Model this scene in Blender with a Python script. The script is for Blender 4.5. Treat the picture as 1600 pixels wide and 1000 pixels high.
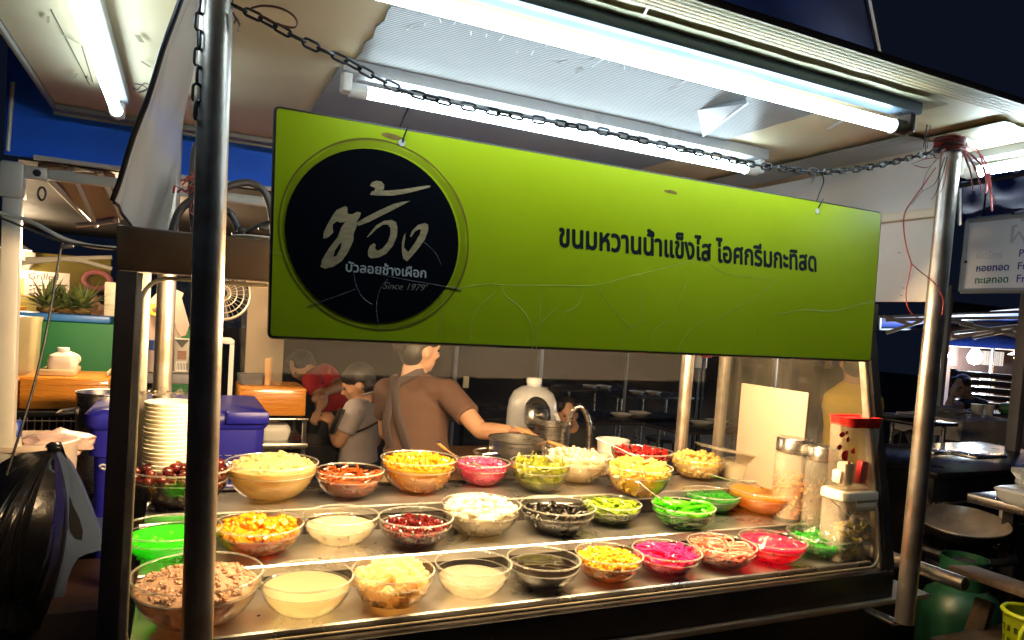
import bpy, bmesh, math, random
from mathutils import Vector, Matrix, Euler, noise
from mathutils.geometry import tessellate_polygon
for o in list(bpy.data.objects): bpy.data.objects.remove(o)
S = bpy.context.scene
COL = S.collection
PI = math.pi
# ------------------------------------------------------------------ camera
F, PX, PY, CZ = 1105.6, 800.0, 560.0, 1.5
_dx = Vector((3169-PX, -(664-PY), -F)).normalized()
_dy = Vector((288-PX, -(470-PY), -F)).normalized()
_dy = (_dy - _dx*_dx.dot(_dy)).normalized()
_dz = _dx.cross(_dy)
RW = Matrix((_dx, _dy, _dz))              # camera vector -> world vector
cd = bpy.data.cameras.new('camera'); cam = bpy.data.objects.new('camera', cd); COL.objects.link(cam)
cam.matrix_world = Matrix.Translation((0, 0, CZ)) @ RW.to_4x4()
cd.sensor_width = 36.0; cd.lens = F/1600*36.0; cd.shift_y = (PY-500)/1600.0
cd.clip_start = 0.01; cd.clip_end = 500
S.camera = cam
# ------------------------------------------------------------------ world (night) and exposure
W = bpy.data.worlds.new('World'); S.world = W; W.use_nodes = True
bg = W.node_tree.nodes['Background']
bg.inputs[0].default_value = (0.10, 0.16, 0.36, 1); bg.inputs[1].default_value = 0.014
S.view_settings.view_transform = 'Standard'; S.view_settings.look = 'None'
S.view_settings.exposure = 1.2; S.view_settings.gamma = 1.0
S.view_settings.use_curve_mapping = False
cy = S.cycles
cy.max_bounces = 10; cy.diffuse_bounces = 5; cy.glossy_bounces = 4; cy.transmission_bounces = 6
cy.transparent_max_bounces = 48; cy.caustics_reflective = False; cy.caustics_refractive = False
cy.sample_clamp_indirect = 4.0; cy.use_denoising = True; cy.blur_glossy = 0.6
try: cy.use_light_tree = True
except Exception: pass
# ------------------------------------------------------------------ a pixel of the photograph as a point in the world
def ray(u, v): return RW @ Vector((u-PX, -(v-PY), -F))
C0 = Vector((0, 0, CZ))
def atY(u, v, Y): d = ray(u, v); return C0 + d*(Y/d.y)
def atX(u, v, X): d = ray(u, v); return C0 + d*(X/d.x)
def atZ(u, v, Z): d = ray(u, v); return C0 + d*((Z-CZ)/d.z)
def atD(u, v, D): return C0 + ray(u, v)*(D/F)
def depth(p): return -(RW.transposed() @ (Vector(p)-C0)).z
# ------------------------------------------------------------------ mesh helpers
def fr(d):
    d = Vector(d).normalized()
    a = Vector((0, 0, 1)) if abs(d.z) < .9 else Vector((1, 0, 0))
    u = d.cross(a).normalized(); return u, d.cross(u).normalized()
class MB:
    def __init__(s): s.bm = bmesh.new()
    def box(s, c, size, rot=None, bev=0.0, seg=2):
        t = bmesh.new(); bmesh.ops.create_cube(t, size=1.0)
        for v in t.verts: v.co = Vector((v.co.x*size[0], v.co.y*size[1], v.co.z*size[2]))
        if bev > 0:
            bmesh.ops.bevel(t, geom=list(t.edges), offset=min(bev, .45*min(size)), segments=seg, affect='EDGES', profile=.5)
        M = Matrix.Translation(Vector(c)) @ ((rot.to_matrix().to_4x4() if isinstance(rot, Euler) else rot.to_4x4()) if rot is not None else Matrix.Identity(4))
        t.transform(M); s.add(t); return s
    def box2(s, lo, hi, bev=0.0):
        lo, hi = Vector(lo), Vector(hi); return s.box((lo+hi)/2, [abs(x) for x in (hi-lo)], None, bev)
    def add(s, t):
        m = bpy.data.meshes.new('t'); t.to_mesh(m); t.free(); s.bm.from_mesh(m); bpy.data.meshes.remove(m)
    def tube(s, pts, r, seg=8, caps=True, closed=False, flat=1.0, up=None):
        pts = [Vector(p) for p in pts]; n = len(pts); rings = []
        rr = r if isinstance(r, (list, tuple)) else [r]*n
        prev = None
        for i, p in enumerate(pts):
            if closed: d = pts[(i+1) % n]-pts[i-1]
            else: d = pts[min(i+1, n-1)]-pts[max(i-1, 0)]
            if d.length < 1e-9: d = Vector((0, 0, 1))
            d.normalize()
            if up is not None:
                a = Vector(up).cross(d); a = a.normalized() if a.length > 1e-6 else fr(d)[0]
            elif prev is None: a = fr(d)[0]
            else:
                a = prev-d*prev.dot(d); a = a.normalized() if a.length > 1e-6 else fr(d)[0]
            prev = a; b = d.cross(a)
            rings.append([s.bm.verts.new(p+(a*math.cos(2*PI*k/seg)+b*flat*math.sin(2*PI*k/seg))*rr[i]) for k in range(seg)])
        m = n if closed else n-1
        for i in range(m):
            A, B = rings[i], rings[(i+1) % n]
            for k in range(seg): s.bm.faces.new((A[k], A[(k+1) % seg], B[(k+1) % seg], B[k]))
        if caps and not closed:
            s.bm.faces.new(rings[0][::-1]); s.bm.faces.new(rings[-1])
        return s
    def lathe(s, prof, seg=32, c=(0, 0, 0), rot=None, close=False):
        M = rot.to_matrix() if isinstance(rot, Euler) else rot
        c = Vector(c); rings = []
        for r, z in prof:
            if r < 1e-6:
                p = Vector((0, 0, z)); p = M @ p if M else p
                rings.append([s.bm.verts.new(c+p)])
            else:
                L = []
                for k in range(seg):
                    p = Vector((r*math.cos(2*PI*k/seg), r*math.sin(2*PI*k/seg), z)); p = M @ p if M else p
                    L.append(s.bm.verts.new(c+p))
                rings.append(L)
        rng = list(range(len(rings)-1))
        pr = [(rings[i], rings[i+1]) for i in rng]
        if close: pr.append((rings[-1], rings[0]))
        for A, B in pr:
            for k in range(seg):
                q = []
                for v in (A[k % len(A)], A[(k+1) % len(A)], B[(k+1) % len(B)], B[k % len(B)]):
                    if v not in q: q.append(v)
                if len(q) > 2: s.bm.faces.new(q)
        return s
    def grid(s, fn, nu, nv):
        V = [[s.bm.verts.new(fn(i/nu, j/nv)) for j in range(nv+1)] for i in range(nu+1)]
        for i in range(nu):
            for j in range(nv): s.bm.faces.new((V[i][j], V[i+1][j], V[i+1][j+1], V[i][j+1]))
        return s
    def ico(s, c, r, sub=2, nz=0.0, fq=3.0, rot=None, seed=0.0):
        t = bmesh.new(); bmesh.ops.create_icosphere(t, subdivisions=sub, radius=1.0)
        r = Vector(r) if not isinstance(r, (int, float)) else Vector((r, r, r))
        for v in t.verts:
            k = 1.0 + (nz*noise.noise(v.co*fq+Vector((seed*7.3, seed*3.1, seed))) if nz else 0)
            v.co = Vector((v.co.x*r.x, v.co.y*r.y, v.co.z*r.z))*k
        M = Matrix.Translation(Vector(c))
        if rot is not None: M = M @ (rot.to_matrix().to_4x4() if isinstance(rot, Euler) else rot.to_4x4())
        t.transform(M); s.add(t); return s
    def poly(s, pts):
        pts = [Vector(p) for p in pts]
        vs = [s.bm.verts.new(p) for p in pts]
        for t in tessellate_polygon([pts]): 
            try: s.bm.faces.new([vs[i] for i in t])
            except ValueError: pass
        return s
    def prism(s, pts, ext):
        pts = [Vector(p) for p in pts]; ext = Vector(ext); n = len(pts)
        a = [s.bm.verts.new(p) for p in pts]; b = [s.bm.verts.new(p+ext) for p in pts]
        for t in tessellate_polygon([pts]):
            s.bm.faces.new([a[i] for i in t]); s.bm.faces.new([b[i] for i in reversed(t)])
        for i in range(n): s.bm.faces.new((a[i], a[(i+1) % n], b[(i+1) % n], b[i]))
        return s
    def mesh(s, name, ang=40, smooth=True):
        bmesh.ops.recalc_face_normals(s.bm, faces=list(s.bm.faces))
        m = bpy.data.meshes.new(name); s.bm.to_mesh(m); s.bm.free()
        if smooth:
            m.polygons.foreach_set('use_smooth', [True]*len(m.polygons))
            try: m.set_sharp_from_angle(angle=math.radians(ang))
            except Exception: pass
        return m
    def build(s, name, mat, parent=None, ang=40, smooth=True, local=False):
        return link(name, s.mesh(name, ang, smooth), mat, parent, local)
def link(name, m, mat, parent=None, local=False):
    o = bpy.data.objects.new(name, m); COL.objects.link(o)
    if mat is not None:
        m.materials.clear(); m.materials.append(mat)
    if parent is not None:
        o.parent = parent
        if parent.type == 'EMPTY' and not local: o.location = -parent.location   # mesh is in world coordinates
    return o
def thing(name, label, cat, loc=(0, 0, 0), group=None):
    o = bpy.data.objects.new(name, None); COL.objects.link(o); o.location = Vector(loc); o.empty_display_size = .05
    o['label'] = label; o['category'] = cat
    if group: o['group'] = group
    return o
def tag(o, label, cat, group=None):
    o['label'] = label; o['category'] = cat
    if group: o['group'] = group
    return o
def struct(o, kind='structure'): o['kind'] = kind; return o
def dup(root, loc, label=None, group=None):
    r = root.copy(); COL.objects.link(r); r.location = Vector(loc)
    if label: r['label'] = label
    if group: r['group'] = group
    for ch in list(root.children):
        c = ch.copy(); COL.objects.link(c); c.parent = r
        for g in list(ch.children):
            d = g.copy(); COL.objects.link(d); d.parent = c
    return r
def remesh(mb, vox=.012, smooth=6):
    """one continuous skin over overlapping volumes"""
    m = mb.mesh('t'); o = bpy.data.objects.new('t', m); COL.objects.link(o)
    a = o.modifiers.new('r', 'REMESH'); a.mode = 'VOXEL'; a.voxel_size = vox
    b = o.modifiers.new('s', 'SMOOTH'); b.iterations = smooth; b.factor = .5
    dg = bpy.context.evaluated_depsgraph_get(); dg.update()
    n = bpy.data.meshes.new_from_object(o.evaluated_get(dg))
    bpy.data.objects.remove(o); bpy.data.meshes.remove(m)
    n.polygons.foreach_set('use_smooth', [True]*len(n.polygons))
    return n
def cr(pts, n=6, closed=False):
    """smooth curve through points"""
    P = [Vector(p) for p in pts]; out = []; L = len(P)
    for i in range(L if closed else L-1):
        p0 = P[i-1] if (i > 0 or closed) else P[0]; p1 = P[i]; p2 = P[(i+1) % L]
        p3 = P[(i+2) % L] if (closed or i+2 < L) else P[-1]
        for k in range(n):
            t = k/n
            out.append(.5*((2*p1)+(p2-p0)*t+(2*p0-5*p1+4*p2-p3)*t*t+(3*p1-p0-3*p2+p3)*t**3))
    if not closed: out.append(P[-1])
    return out
# ------------------------------------------------------------------ materials
def nodes(name):
    m = bpy.data.materials.new(name); m.use_nodes = True
    nt = m.node_tree; return m, nt, nt.nodes['Principled BSDF']
def c4(c): return (c[0], c[1], c[2], 1)
def mat(name, col, rough=.5, metal=0.0, var=.25, vs=6.0, bump=0.0, bs=40.0, spec=.5, coat=0.0, sss=0.0, rv=.12, col2=None, island=False, stretch=None, alpha=None, sscale=.012, transl=0.0):
    m, nt, p = nodes(name); N = nt.nodes.new; L = nt.links.new
    tc = N('ShaderNodeTexCoord'); src = tc.outputs['Object']
    if stretch:
        mp = N('ShaderNodeMapping'); mp.inputs['Scale'].default_value = stretch; L(src, mp.inputs[0]); src = mp.outputs[0]
    nz = N('ShaderNodeTexNoise'); nz.inputs['Scale'].default_value = vs; nz.inputs['Detail'].default_value = 6; nz.inputs['Roughness'].default_value = .62
    L(src, nz.inputs['Vector'])
    rp = N('ShaderNodeMapRange'); rp.inputs[1].default_value = .3; rp.inputs[2].default_value = .7
    L(nz.outputs['Fac'], rp.inputs[0])
    mx = N('ShaderNodeMix'); mx.data_type = 'RGBA'
    c2 = col2 if col2 else tuple(x*(1-var) for x in col)
    mx.inputs[6].default_value = c4(c2); mx.inputs[7].default_value = c4(col)
    fac = rp.outputs[0]
    if island:
        g = N('ShaderNodeNewGeometry'); fac = g.outputs['Random Per Island']
    L(fac, mx.inputs[0])
    L(mx.outputs[2], p.inputs['Base Color'])
    if rv:
        r2 = N('ShaderNodeMapRange'); r2.inputs[3].default_value = max(.02, rough-rv); r2.inputs[4].default_value = min(1, rough+rv)
        L(nz.outputs['Fac'], r2.inputs[0]); L(r2.outputs[0], p.inputs['Roughness'])
    else: p.inputs['Roughness'].default_value = rough
    p.inputs['Metallic'].default_value = metal; p.inputs['Specular IOR Level'].default_value = spec
    if coat: p.inputs['Coat Weight'].default_value = coat; p.inputs['Coat Roughness'].default_value = .06
    if sss:
        p.inputs['Subsurface Weight'].default_value = sss; p.inputs['Subsurface Radius'].default_value = (1, .7, .5); p.inputs['Subsurface Scale'].default_value = sscale
    if bump:
        b = N('ShaderNodeBump'); b.inputs['Strength'].default_value = bump; b.inputs['Distance'].default_value = .004
        n2 = N('ShaderNodeTexNoise'); n2.inputs['Scale'].default_value = bs; n2.inputs['Detail'].default_value = 4; L(src, n2.inputs['Vector'])
        L(n2.outputs['Fac'], b.inputs['Height']); L(b.outputs[0], p.inputs['Normal'])
    if transl:
        tr = N('ShaderNodeBsdfTranslucent'); L(mx.outputs[2], tr.inputs[0]); ms = N('ShaderNodeMixShader'); ms.inputs[0].default_value = transl
        L(p.outputs[0], ms.inputs[1]); L(tr.outputs[0], ms.inputs[2]); L(ms.outputs[0], nt.nodes['Material Output'].inputs[0])
    if alpha is not None: p.inputs['Alpha'].default_value = alpha
    return m
def emis(name, col, st):
    m, nt, p = nodes(name); nt.nodes.remove(p)
    e = nt.nodes.new('ShaderNodeEmission'); e.inputs[0].default_value = c4(col); e.inputs[1].default_value = st
    nt.links.new(e.outputs[0], nt.nodes['Material Output'].inputs[0]); return m
def glass(name, tint=(.98, .98, .97), edge=(.72, .74, .70), ior=1.5, rough=.02, refl=1.0, dirt_gleam=0.0, dirt_gleam_col=(.8, .75, .62), bump=0.0, bs=30.0):
    m, nt, p = nodes(name); nt.nodes.remove(p); N = nt.nodes.new; L = nt.links.new
    lw = N('ShaderNodeLayerWeight'); lw.inputs[0].default_value = .35
    pw = N('ShaderNodeMath'); pw.operation = 'POWER'; pw.inputs[1].default_value = 2.5; L(lw.outputs['Facing'], pw.inputs[0])
    mx = N('ShaderNodeMix'); mx.data_type = 'RGBA'; mx.inputs[6].default_value = c4(tint); mx.inputs[7].default_value = c4(edge); L(pw.outputs[0], mx.inputs[0])
    t = N('ShaderNodeBsdfTransparent'); L(mx.outputs[2], t.inputs[0])
    g = N('ShaderNodeBsdfGlossy'); g.inputs['Roughness'].default_value = rough
    f = N('ShaderNodeLayerWeight'); f.inputs[0].default_value = .5
    p5 = N('ShaderNodeMath'); p5.operation = 'POWER'; p5.inputs[1].default_value = 5; L(f.outputs['Facing'], p5.inputs[0])
    f0 = ((ior-1)/(ior+1))**2
    ml = N('ShaderNodeMapRange'); ml.inputs[3].default_value = f0*refl; ml.inputs[4].default_value = min(1, .9*refl); L(p5.outputs[0], ml.inputs[0])
    ms = N('ShaderNodeMixShader'); L(ml.outputs[0], ms.inputs[0]); L(t.outputs[0], ms.inputs[1]); L(g.outputs[0], ms.inputs[2])
    out = ms
    tc = N('ShaderNodeTexCoord')
    if bump:
        b = N('ShaderNodeBump'); b.inputs['Strength'].default_value = bump; b.inputs['Distance'].default_value = .004
        n2 = N('ShaderNodeTexNoise'); n2.inputs['Scale'].default_value = bs; L(tc.outputs['Object'], n2.inputs['Vector'])
        L(n2.outputs['Fac'], b.inputs['Height']); L(b.outputs[0], g.inputs['Normal']); L(b.outputs[0], f.inputs['Normal'])
    if dirt_gleam:
        nz = N('ShaderNodeTexNoise'); nz.inputs['Scale'].default_value = 5; nz.inputs['Detail'].default_value = 8; L(tc.outputs['Object'], nz.inputs['Vector'])
        mr = N('ShaderNodeMapRange'); mr.inputs[1].default_value = .4; mr.inputs[2].default_value = .75; mr.inputs[3].default_value = dirt_gleam*.25; mr.inputs[4].default_value = dirt_gleam
        L(nz.outputs['Fac'], mr.inputs[0])
        d = N('ShaderNodeBsdfDiffuse'); d.inputs[0].default_value = c4(dirt_gleam_col)
        m2 = N('ShaderNodeMixShader'); L(mr.outputs[0], m2.inputs[0]); L(ms.outputs[0], m2.inputs[1]); L(d.outputs[0], m2.inputs[2]); out = m2
    L(out.outputs[0], nt.nodes['Material Output'].inputs[0]); return m
def syrup(name, col, clear=.5, rough=.08):
    """cloudy liquid or clear jelly: glossy and light-carrying, part see-through"""
    m, nt, p = nodes(name); N = nt.nodes.new; L = nt.links.new
    p.inputs['Base Color'].default_value = c4(col); p.inputs['Roughness'].default_value = rough; p.inputs['Coat Weight'].default_value = .3
    p.inputs['Subsurface Weight'].default_value = .4; p.inputs['Subsurface Radius'].default_value = (1, .8, .6); p.inputs['Subsurface Scale'].default_value = .04
    tr = N('ShaderNodeBsdfTranslucent'); tr.inputs[0].default_value = c4(col); m0 = N('ShaderNodeMixShader'); m0.inputs[0].default_value = .5
    L(p.outputs[0], m0.inputs[1]); L(tr.outputs[0], m0.inputs[2]); p = m0
    t = N('ShaderNodeBsdfTransparent'); t.inputs[0].default_value = c4(tuple(.55+.45*x/max(col) for x in col))
    ms = N('ShaderNodeMixShader'); ms.inputs[0].default_value = clear
    L(p.outputs[0], ms.inputs[1]); L(t.outputs[0], ms.inputs[2]); L(ms.outputs[0], nt.nodes['Material Output'].inputs[0]); return m

M_steel = mat('stainless_steel', (.62, .60, .57), .28, 1, var=.22, vs=5, stretch=(1, 1, 9), rv=.1)
M_pole = mat('polished_steel_pole', (.50, .48, .46), .38, .92, col2=(.34, .27, .20), vs=14, bump=.10, bs=60, rv=.1)
M_tray = mat('brushed_steel_tray', (.70, .69, .66), .30, .94, var=.3, vs=7, bump=.06, bs=30, rv=.14)
M_blackframe = mat('black_anodised_frame', (.035, .03, .028), .34, .3, var=.4, vs=9, rv=.12)
M_blackpanel = mat('dark_painted_panel', (.016, .014, .013), .42, 0, var=.5, vs=4, rv=.15)
M_alu = mat('worn_aluminium_edging', (.55, .50, .43), .4, .8, var=.4, vs=18)
M_white = mat('white_plastic', (.78, .77, .74), .4, 0, var=.1)
M_cream = mat('cream_plastic', (.80, .72, .55), .42, 0, var=.1)
M_black = mat('black_plastic', (.012, .012, .013), .4, 0, var=.3)
M_rubber = mat('dark_grey_cable', (.03, .032, .035), .5, 0, var=.3)
M_chain = mat('oiled_steel_chain', (.085, .09, .10), .38, .85, var=.5, vs=60)
M_red = mat('red_plastic', (.65, .02, .02), .3, 0, var=.15)
M_glass = glass('bowl_glass', (.985, .985, .975), (.68, .69, .64), 1.5, .03, 1.15, bump=.05, bs=20)
M_rim = glass('bowl_rim_glass', (.95, .95, .92), (.55, .57, .50), 1.5, .06, 2.5, dirt_gleam=.30, dirt_gleam_col=(.85, .86, .80))  # pale diffuse share paints a bright gleam along the bowl rims
M_pane = glass('display_pane', (.965, .96, .945), (.8, .82, .8), 1.5, .006, 1.0, dirt_gleam=.022)
M_side = glass('side_pane', (.95, .94, .91), (.8, .8, .76), 1.5, .03, .9, dirt_gleam=.03)
M_clear = glass('clear_plastic', (.97, .96, .94), (.7, .69, .66), 1.46, .06, 1.2, dirt_gleam=.26)
M_film = glass('crumpled_film', (.99, .99, .99), (.8, .8, .8), 1.5, .08, 1.5, bump=.9, bs=45)
M_skin = mat('skin', (.50, .27, .16), .5, 0, var=.14, vs=12, sss=.15)
M_hair = mat('black_hair', (.014, .010, .009), .42, 0, var=.5, vs=30, stretch=(8, 8, 1), bump=.8, bs=40)
# ================================================================== ground
M_ground = mat('dusty_asphalt', (.085, .062, .045), .85, 0, var=.6, vs=5, bump=.8, bs=60, rv=.1)
mb = MB(); mb.grid(lambda a, b: Vector((-30+70*a, -12+60*b, .012*noise.noise(Vector((a*50, b*50, 0))))), 60, 60)
struct(mb.build('ground', M_ground))

# ================================================================== the food cart: body, deck, poles, roof, end panels
ROOF = 2.05
cart = thing('food_cart', 'street food cart with dark body, steel poles and a flat yellowed roof', 'food cart', (.88, 1.7, 0))
mb = MB(); mb.box2((-.10, 1.345, .06), (1.99, 2.28, .772), .008)
mb.build('cart_body', M_blackpanel, cart)
mb = MB(); mb.box2((-.13, 1.315, .774), (2.02, 2.30, .79), .003)
mb.build('deck', mat('steel_tan_reflection', (.60, .48, .35), .35, .4, var=.3, vs=6), cart)  # warm tan reflection on the steel strip put into the base colour
def pole(p0, p1, r, mt=M_pole):
    mb = MB(); n = 14
    mb.tube([Vector(p0).lerp(Vector(p1), i/n) for i in range(n+1)], r, 28)
    return mb.build('pole', mt, cart)
pole((.046, 1.2, .52), (.025, 1.2, ROOF-.002), .0235)
pole((1.747, 1.2, .785), (1.752, 1.2, ROOF-.002), .0235)
pole((1.735, 2.145, .79), (1.735, 2.145, ROOF-.002), .0235)
pole((-.045, 2.145, .79), (-.045, 2.145, ROOF-.002), .0235)
for x, z in ((.045, .74), (1.747, .80)):
    mb = MB(); mb.box2((x-.02, 1.215, z-.03), (x+.02, 1.33, z-.022), .002); mb.build('pole_bracket', M_steel, cart)
# handle at the right end
hp = [atX(1415, 880, 2.03), atX(1508, 913, 2.03)]
mb = MB(); mb.tube([hp[0]+Vector((0, .25, 0)), hp[0], hp[1]], .0205, 24); h_ = mb.build('handle', M_pole, cart)
mb = MB(); mb.tube([hp[1]+Vector((0, .004, 0)), hp[1]+Vector((0, -.002, 0))], .0165, 20); mb.build('handle_plug', M_black, h_)
mb = MB(); mb.box((1.985, (hp[0].y+hp[1].y)/2+.12, .835), (.06, .03, .02), None, .003); mb.build('handle_bracket', M_steel, cart)
# roof board
M_board = mat('yellowed_ceiling_board', (.80, .69, .46), .55, 0, vs=2.2, col2=(.68, .55, .33), bump=.15, bs=14)
M_fascia = mat('worn_roof_edge', (.44, .39, .25), .5, 0, var=.5, vs=12, stretch=(1, 1, 20))
RX0, RX1, RY0, RY1 = -.365, 2.14, .97, 2.53
mb = MB(); mb.box2((RX0, RY0, ROOF), (RX1, RY1, ROOF+.009), .002)
roof = mb.build('roof', M_board, cart)
M_edge = mat('dark_roof_edging', (.20, .17, .12), .5, 0, var=.5, vs=15)
mb = MB()
for k in range(5):
    mb.box2((RX0, RY0+.012+.011*k, ROOF-.0016), (RX1, RY0+.014+.011*k, ROOF-.0008), .0003)
mb.box2((RX0-.002, RY0-.004, ROOF-.003), (RX1+.002, RY0-.0005, ROOF+.011), .001)
mb.build('edge_strip', M_fascia, roof)
mb = MB(); mb.box2((RX0-.012, RY0, ROOF-.012), (RX0-.001, RY1+.01, ROOF+.013), .002)
mb.box2((RX0-.01, RY1+.001, ROOF-.022), (RX1, RY1+.012, ROOF+.013), .002)
mb.box2((RX0+.001, RY1-.05, ROOF-.016), (RX1-.01, RY1-.001, ROOF-.001), .002)
mb.build('edge_moulding', mat('grey_edge_moulding', (.24, .22, .19), .5, .2, var=.4), roof)
# corrugated reflective plastic glued on the ceiling
def corr(name, col, rough, sc=1.0, axis='Y', bp=.45):
    m, nt, p = nodes(name); N = nt.nodes.new; L = nt.links.new
    tc = N('ShaderNodeTexCoord'); w = N('ShaderNodeTexWave'); w.wave_type = 'BANDS'; w.bands_direction = axis
    w.inputs['Scale'].default_value = 38*sc; w.inputs['Distortion'].default_value = .35; w.inputs['Detail'].default_value = 1
    L(tc.outputs['Object'], w.inputs['Vector'])
    b = N('ShaderNodeBump'); b.inputs['Strength'].default_value = bp; b.inputs['Distance'].default_value = .003; L(w.outputs['Fac'], b.inputs['Height'])
    L(b.outputs[0], p.inputs['Normal'])
    nz = N('ShaderNodeTexNoise'); nz.inputs['Scale'].default_value = 5; nz.inputs['Detail'].default_value = 8; L(tc.outputs['Object'], nz.inputs['Vector'])
    mx = N('ShaderNodeMix'); mx.data_type = 'RGBA'; mx.inputs[6].default_value = c4(tuple(.72*x for x in col)); mx.inputs[7].default_value = c4(col); L(nz.outputs['Fac'], mx.inputs[0])
    L(mx.outputs[2], p.inputs['Base Color']); p.inputs['Roughness'].default_value = rough; p.inputs['Metallic'].default_value = 0.0
    return m
M_corr = corr('corrugated_plastic_sheet', (.27, .265, .25), .32)
M_corr2 = corr('yellowed_corrugated_sheet', (.60, .56, .36), .4, 1.0, 'Y', .12)
def sheet(x0, x1, y0, y1, mt, k=0, n=10):
    rnd = random.Random(k)
    mb = MB()
    def fn(a, b):
        j = .010*noise.noise(Vector((a*9+k, b*9, 3))) if (a in (0, 1) or b in (0, 1)) else 0
        return Vector((x0+(x1-x0)*a+j, y0+(y1-y0)*b+j, ROOF-.0032-.0012*k-.002*abs(noise.noise(Vector((a*4+k, b*3, 1))))))
    mb.grid(fn, 24, n); bm = mb.bm
    ext = bmesh.ops.extrude_face_region(bm, geom=list(bm.faces))
    for v in [g for g in ext['geom'] if isinstance(g, bmesh.types.BMVert)]: v.co.z -= .0012
    return mb.build('corrugated_sheet', mt, roof, smooth=False)
q = atZ(575, 60, ROOF); q2 = atZ(1185, 200, ROOF)
sheet(q.x, q2.x, 1.20, 1.648, M_corr, 1)
q = atZ(488, 165, ROOF); q2 = atZ(998, 262, ROOF)
sheet(q.x, q2.x, 1.656, 2.14, M_corr, 2)
sheet(.30, 1.50, .985+.06, 1.155, M_corr2, 3, 6)
sheet(1.70, 2.10, .985+.06, 1.70, M_corr2, 4, 8)
sheet(1.64, 1.79, 1.24, 2.2, M_corr, 5, 8)
# torn scraps of film and tape still hanging from the ceiling
M_tape = mat('torn_white_tape', (.80, .82, .82), .3, 0, var=.15)
rnd = random.Random(4)
def flake(u, v, L, wd, ang, drop, mt=None):
    mt = mt or M_tape
    p = atZ(u, v, ROOF-.007); d = Vector((math.cos(ang), math.sin(ang), 0)); s_ = Vector((-d.y, d.x, 0))
    for k in (0,):
        a, b = p-d*L*.5, p+d*L*.5+Vector((0, 0, -drop))
        mb = MB(); mb.prism([a-s_*wd*.5, b-s_*wd*.35, b+s_*wd*.5, a+s_*wd*.4], (0, 0, .0006)); mb.build('tape_scrap', mt, roof)
for u, v in ((1010, 15), (1045, 50), (1125, 75), (1235, 105), (1290, 120), (1365, 145), (940, 90), (905, 110), (1060, 130)):
    flake(u, v, rnd.uniform(.02, .05), rnd.uniform(.004, .01), rnd.uniform(0, PI), rnd.uniform(.002, .018))
for u in range(640, 1050, 24):
    flake(u, 22+.225*(u-640)+rnd.uniform(-6, 24), rnd.uniform(.008, .035), rnd.uniform(.0010, .0025), rnd.uniform(1.0, 1.9), .001)
flake(1305, 195, .06, .012, 1.2, .003); flake(1100, 215, .03, .006, .8, .004)
mb = MB()
a, b, c, d = atZ(1090, 172, ROOF-.006), atZ(1165, 155, ROOF-.006), atZ(1168, 162, ROOF-.03), atZ(1098, 213, ROOF-.010)
mb.prism([a, b, c, d], (0, 0, .0008)); mb.tube([c, d], .003, 6)
mb.build('peeling_film', mat('peeling_grey_film', (.62, .64, .68), .35, 0), roof)
# joints and a tape rectangle on the left ceiling
mb = MB()
for (u0, v0, u1, v1) in ((80, 15, 140, 132), (128, 72, 145, 128)):
    mb.tube([atZ(u0, v0, ROOF-.001), atZ(u1, v1, ROOF-.001)], .0012, 6)
mb.build('board_joint', mat('dark_joint', (.12, .10, .07), .7), roof)
M_oldtape = mat('old_yellow_tape', (.40, .36, .22), .4, 0, var=.3)
for u, v in ((110, 60), (118, 118), (140, 125), (218, 60), (228, 100), (75, 30)):
    flake(u, v, rnd.uniform(.02, .06), rnd.uniform(.004, .012), rnd.uniform(.9, 1.8), .0015, M_oldtape)
mb = MB()
pts = [atZ(u, v, ROOF-.003) for u, v in ((210, 131), (222, 133), (230, 140), (216, 145), (234, 136), (226, 130), (214, 140), (208, 137))]
mb.tube(cr(pts, 5), .0012, 5); mb.build('pen_scribble', M_black, roof)
# white end panels under the roof
M_panel = mat('white_side_panel', (.74, .70, .66), .45, 0, var=.12, vs=3)
mb = MB(); mb.box2((1.83, 1.245, 1.633), (1.838, 2.35, ROOF-.014), .002)
pn = mb.build('side_panel', M_panel, cart)
zm = atX(1400, 340, 1.826).z
mb = MB(); mb.box2((1.816, 1.25, zm-.012), (1.8295, 2.34, zm+.014), .004); mb.build('moulding', M_cream, pn)
M_scuff = mat('grey_scuff', (.25, .22, .2), .7)
for u, v in ((1405, 395), (1412, 450), (1408, 462), (1450, 465)):
    mb = MB(); mb.ico(atX(u, v, 1.8293), (.0006, .006, .0015), 1); mb.build('scuff_mark', M_scuff, pn)
# left end panel: a curling white sheet with a black edge standing on the case
lo = cr([atY(180, 314, 1.42), atY(190, 328, 1.47), atY(213, 357, 1.60), atY(258, 362, 1.92)], 5)
up = cr([atY(285, 0, 1.27), atY(291, 0, 1.31), atY(300, 0, 1.38), atY(324, 0, 1.62)], 5)
def lsheet(a, b):
    i = min(int(a*(len(lo)-1)), len(lo)-2); t = a*(len(lo)-1)-i
    p0 = lo[i].lerp(lo[i+1], t); p1 = up[i].lerp(up[i+1], t)
    p = p0.lerp(p1, b*1.18); p.z = min(p.z, ROOF-.004)
    p.x += .012*noise.noise(Vector((a*3, b*3, 5)))
    return p
mb = MB(); mb.grid(lsheet, 18, 18); bm = mb.bm
ext = bmesh.ops.extrude_face_region(bm, geom=list(bm.faces))
for v in [g for g in ext['geom'] if isinstance(g, bmesh.types.BMVert)]: v.co.x -= .003
sheet_l = mb.build('side_panel', mat('glossy_white_sheet', (.70, .69, .70), .22, 0, vs=2.0, col2=(.66, .58, .47)), cart)
mb = MB(); mb.tube([lsheet(0, k/14)+Vector((-.004, -.004, 0)) for k in range(15)], .0045, 8)
mb.tube([lsheet(k/14, 0)+Vector((-.002, 0, -.003)) for k in range(15)], .0025, 8)
mb.build('edge_trim', M_black, sheet_l)

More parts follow.
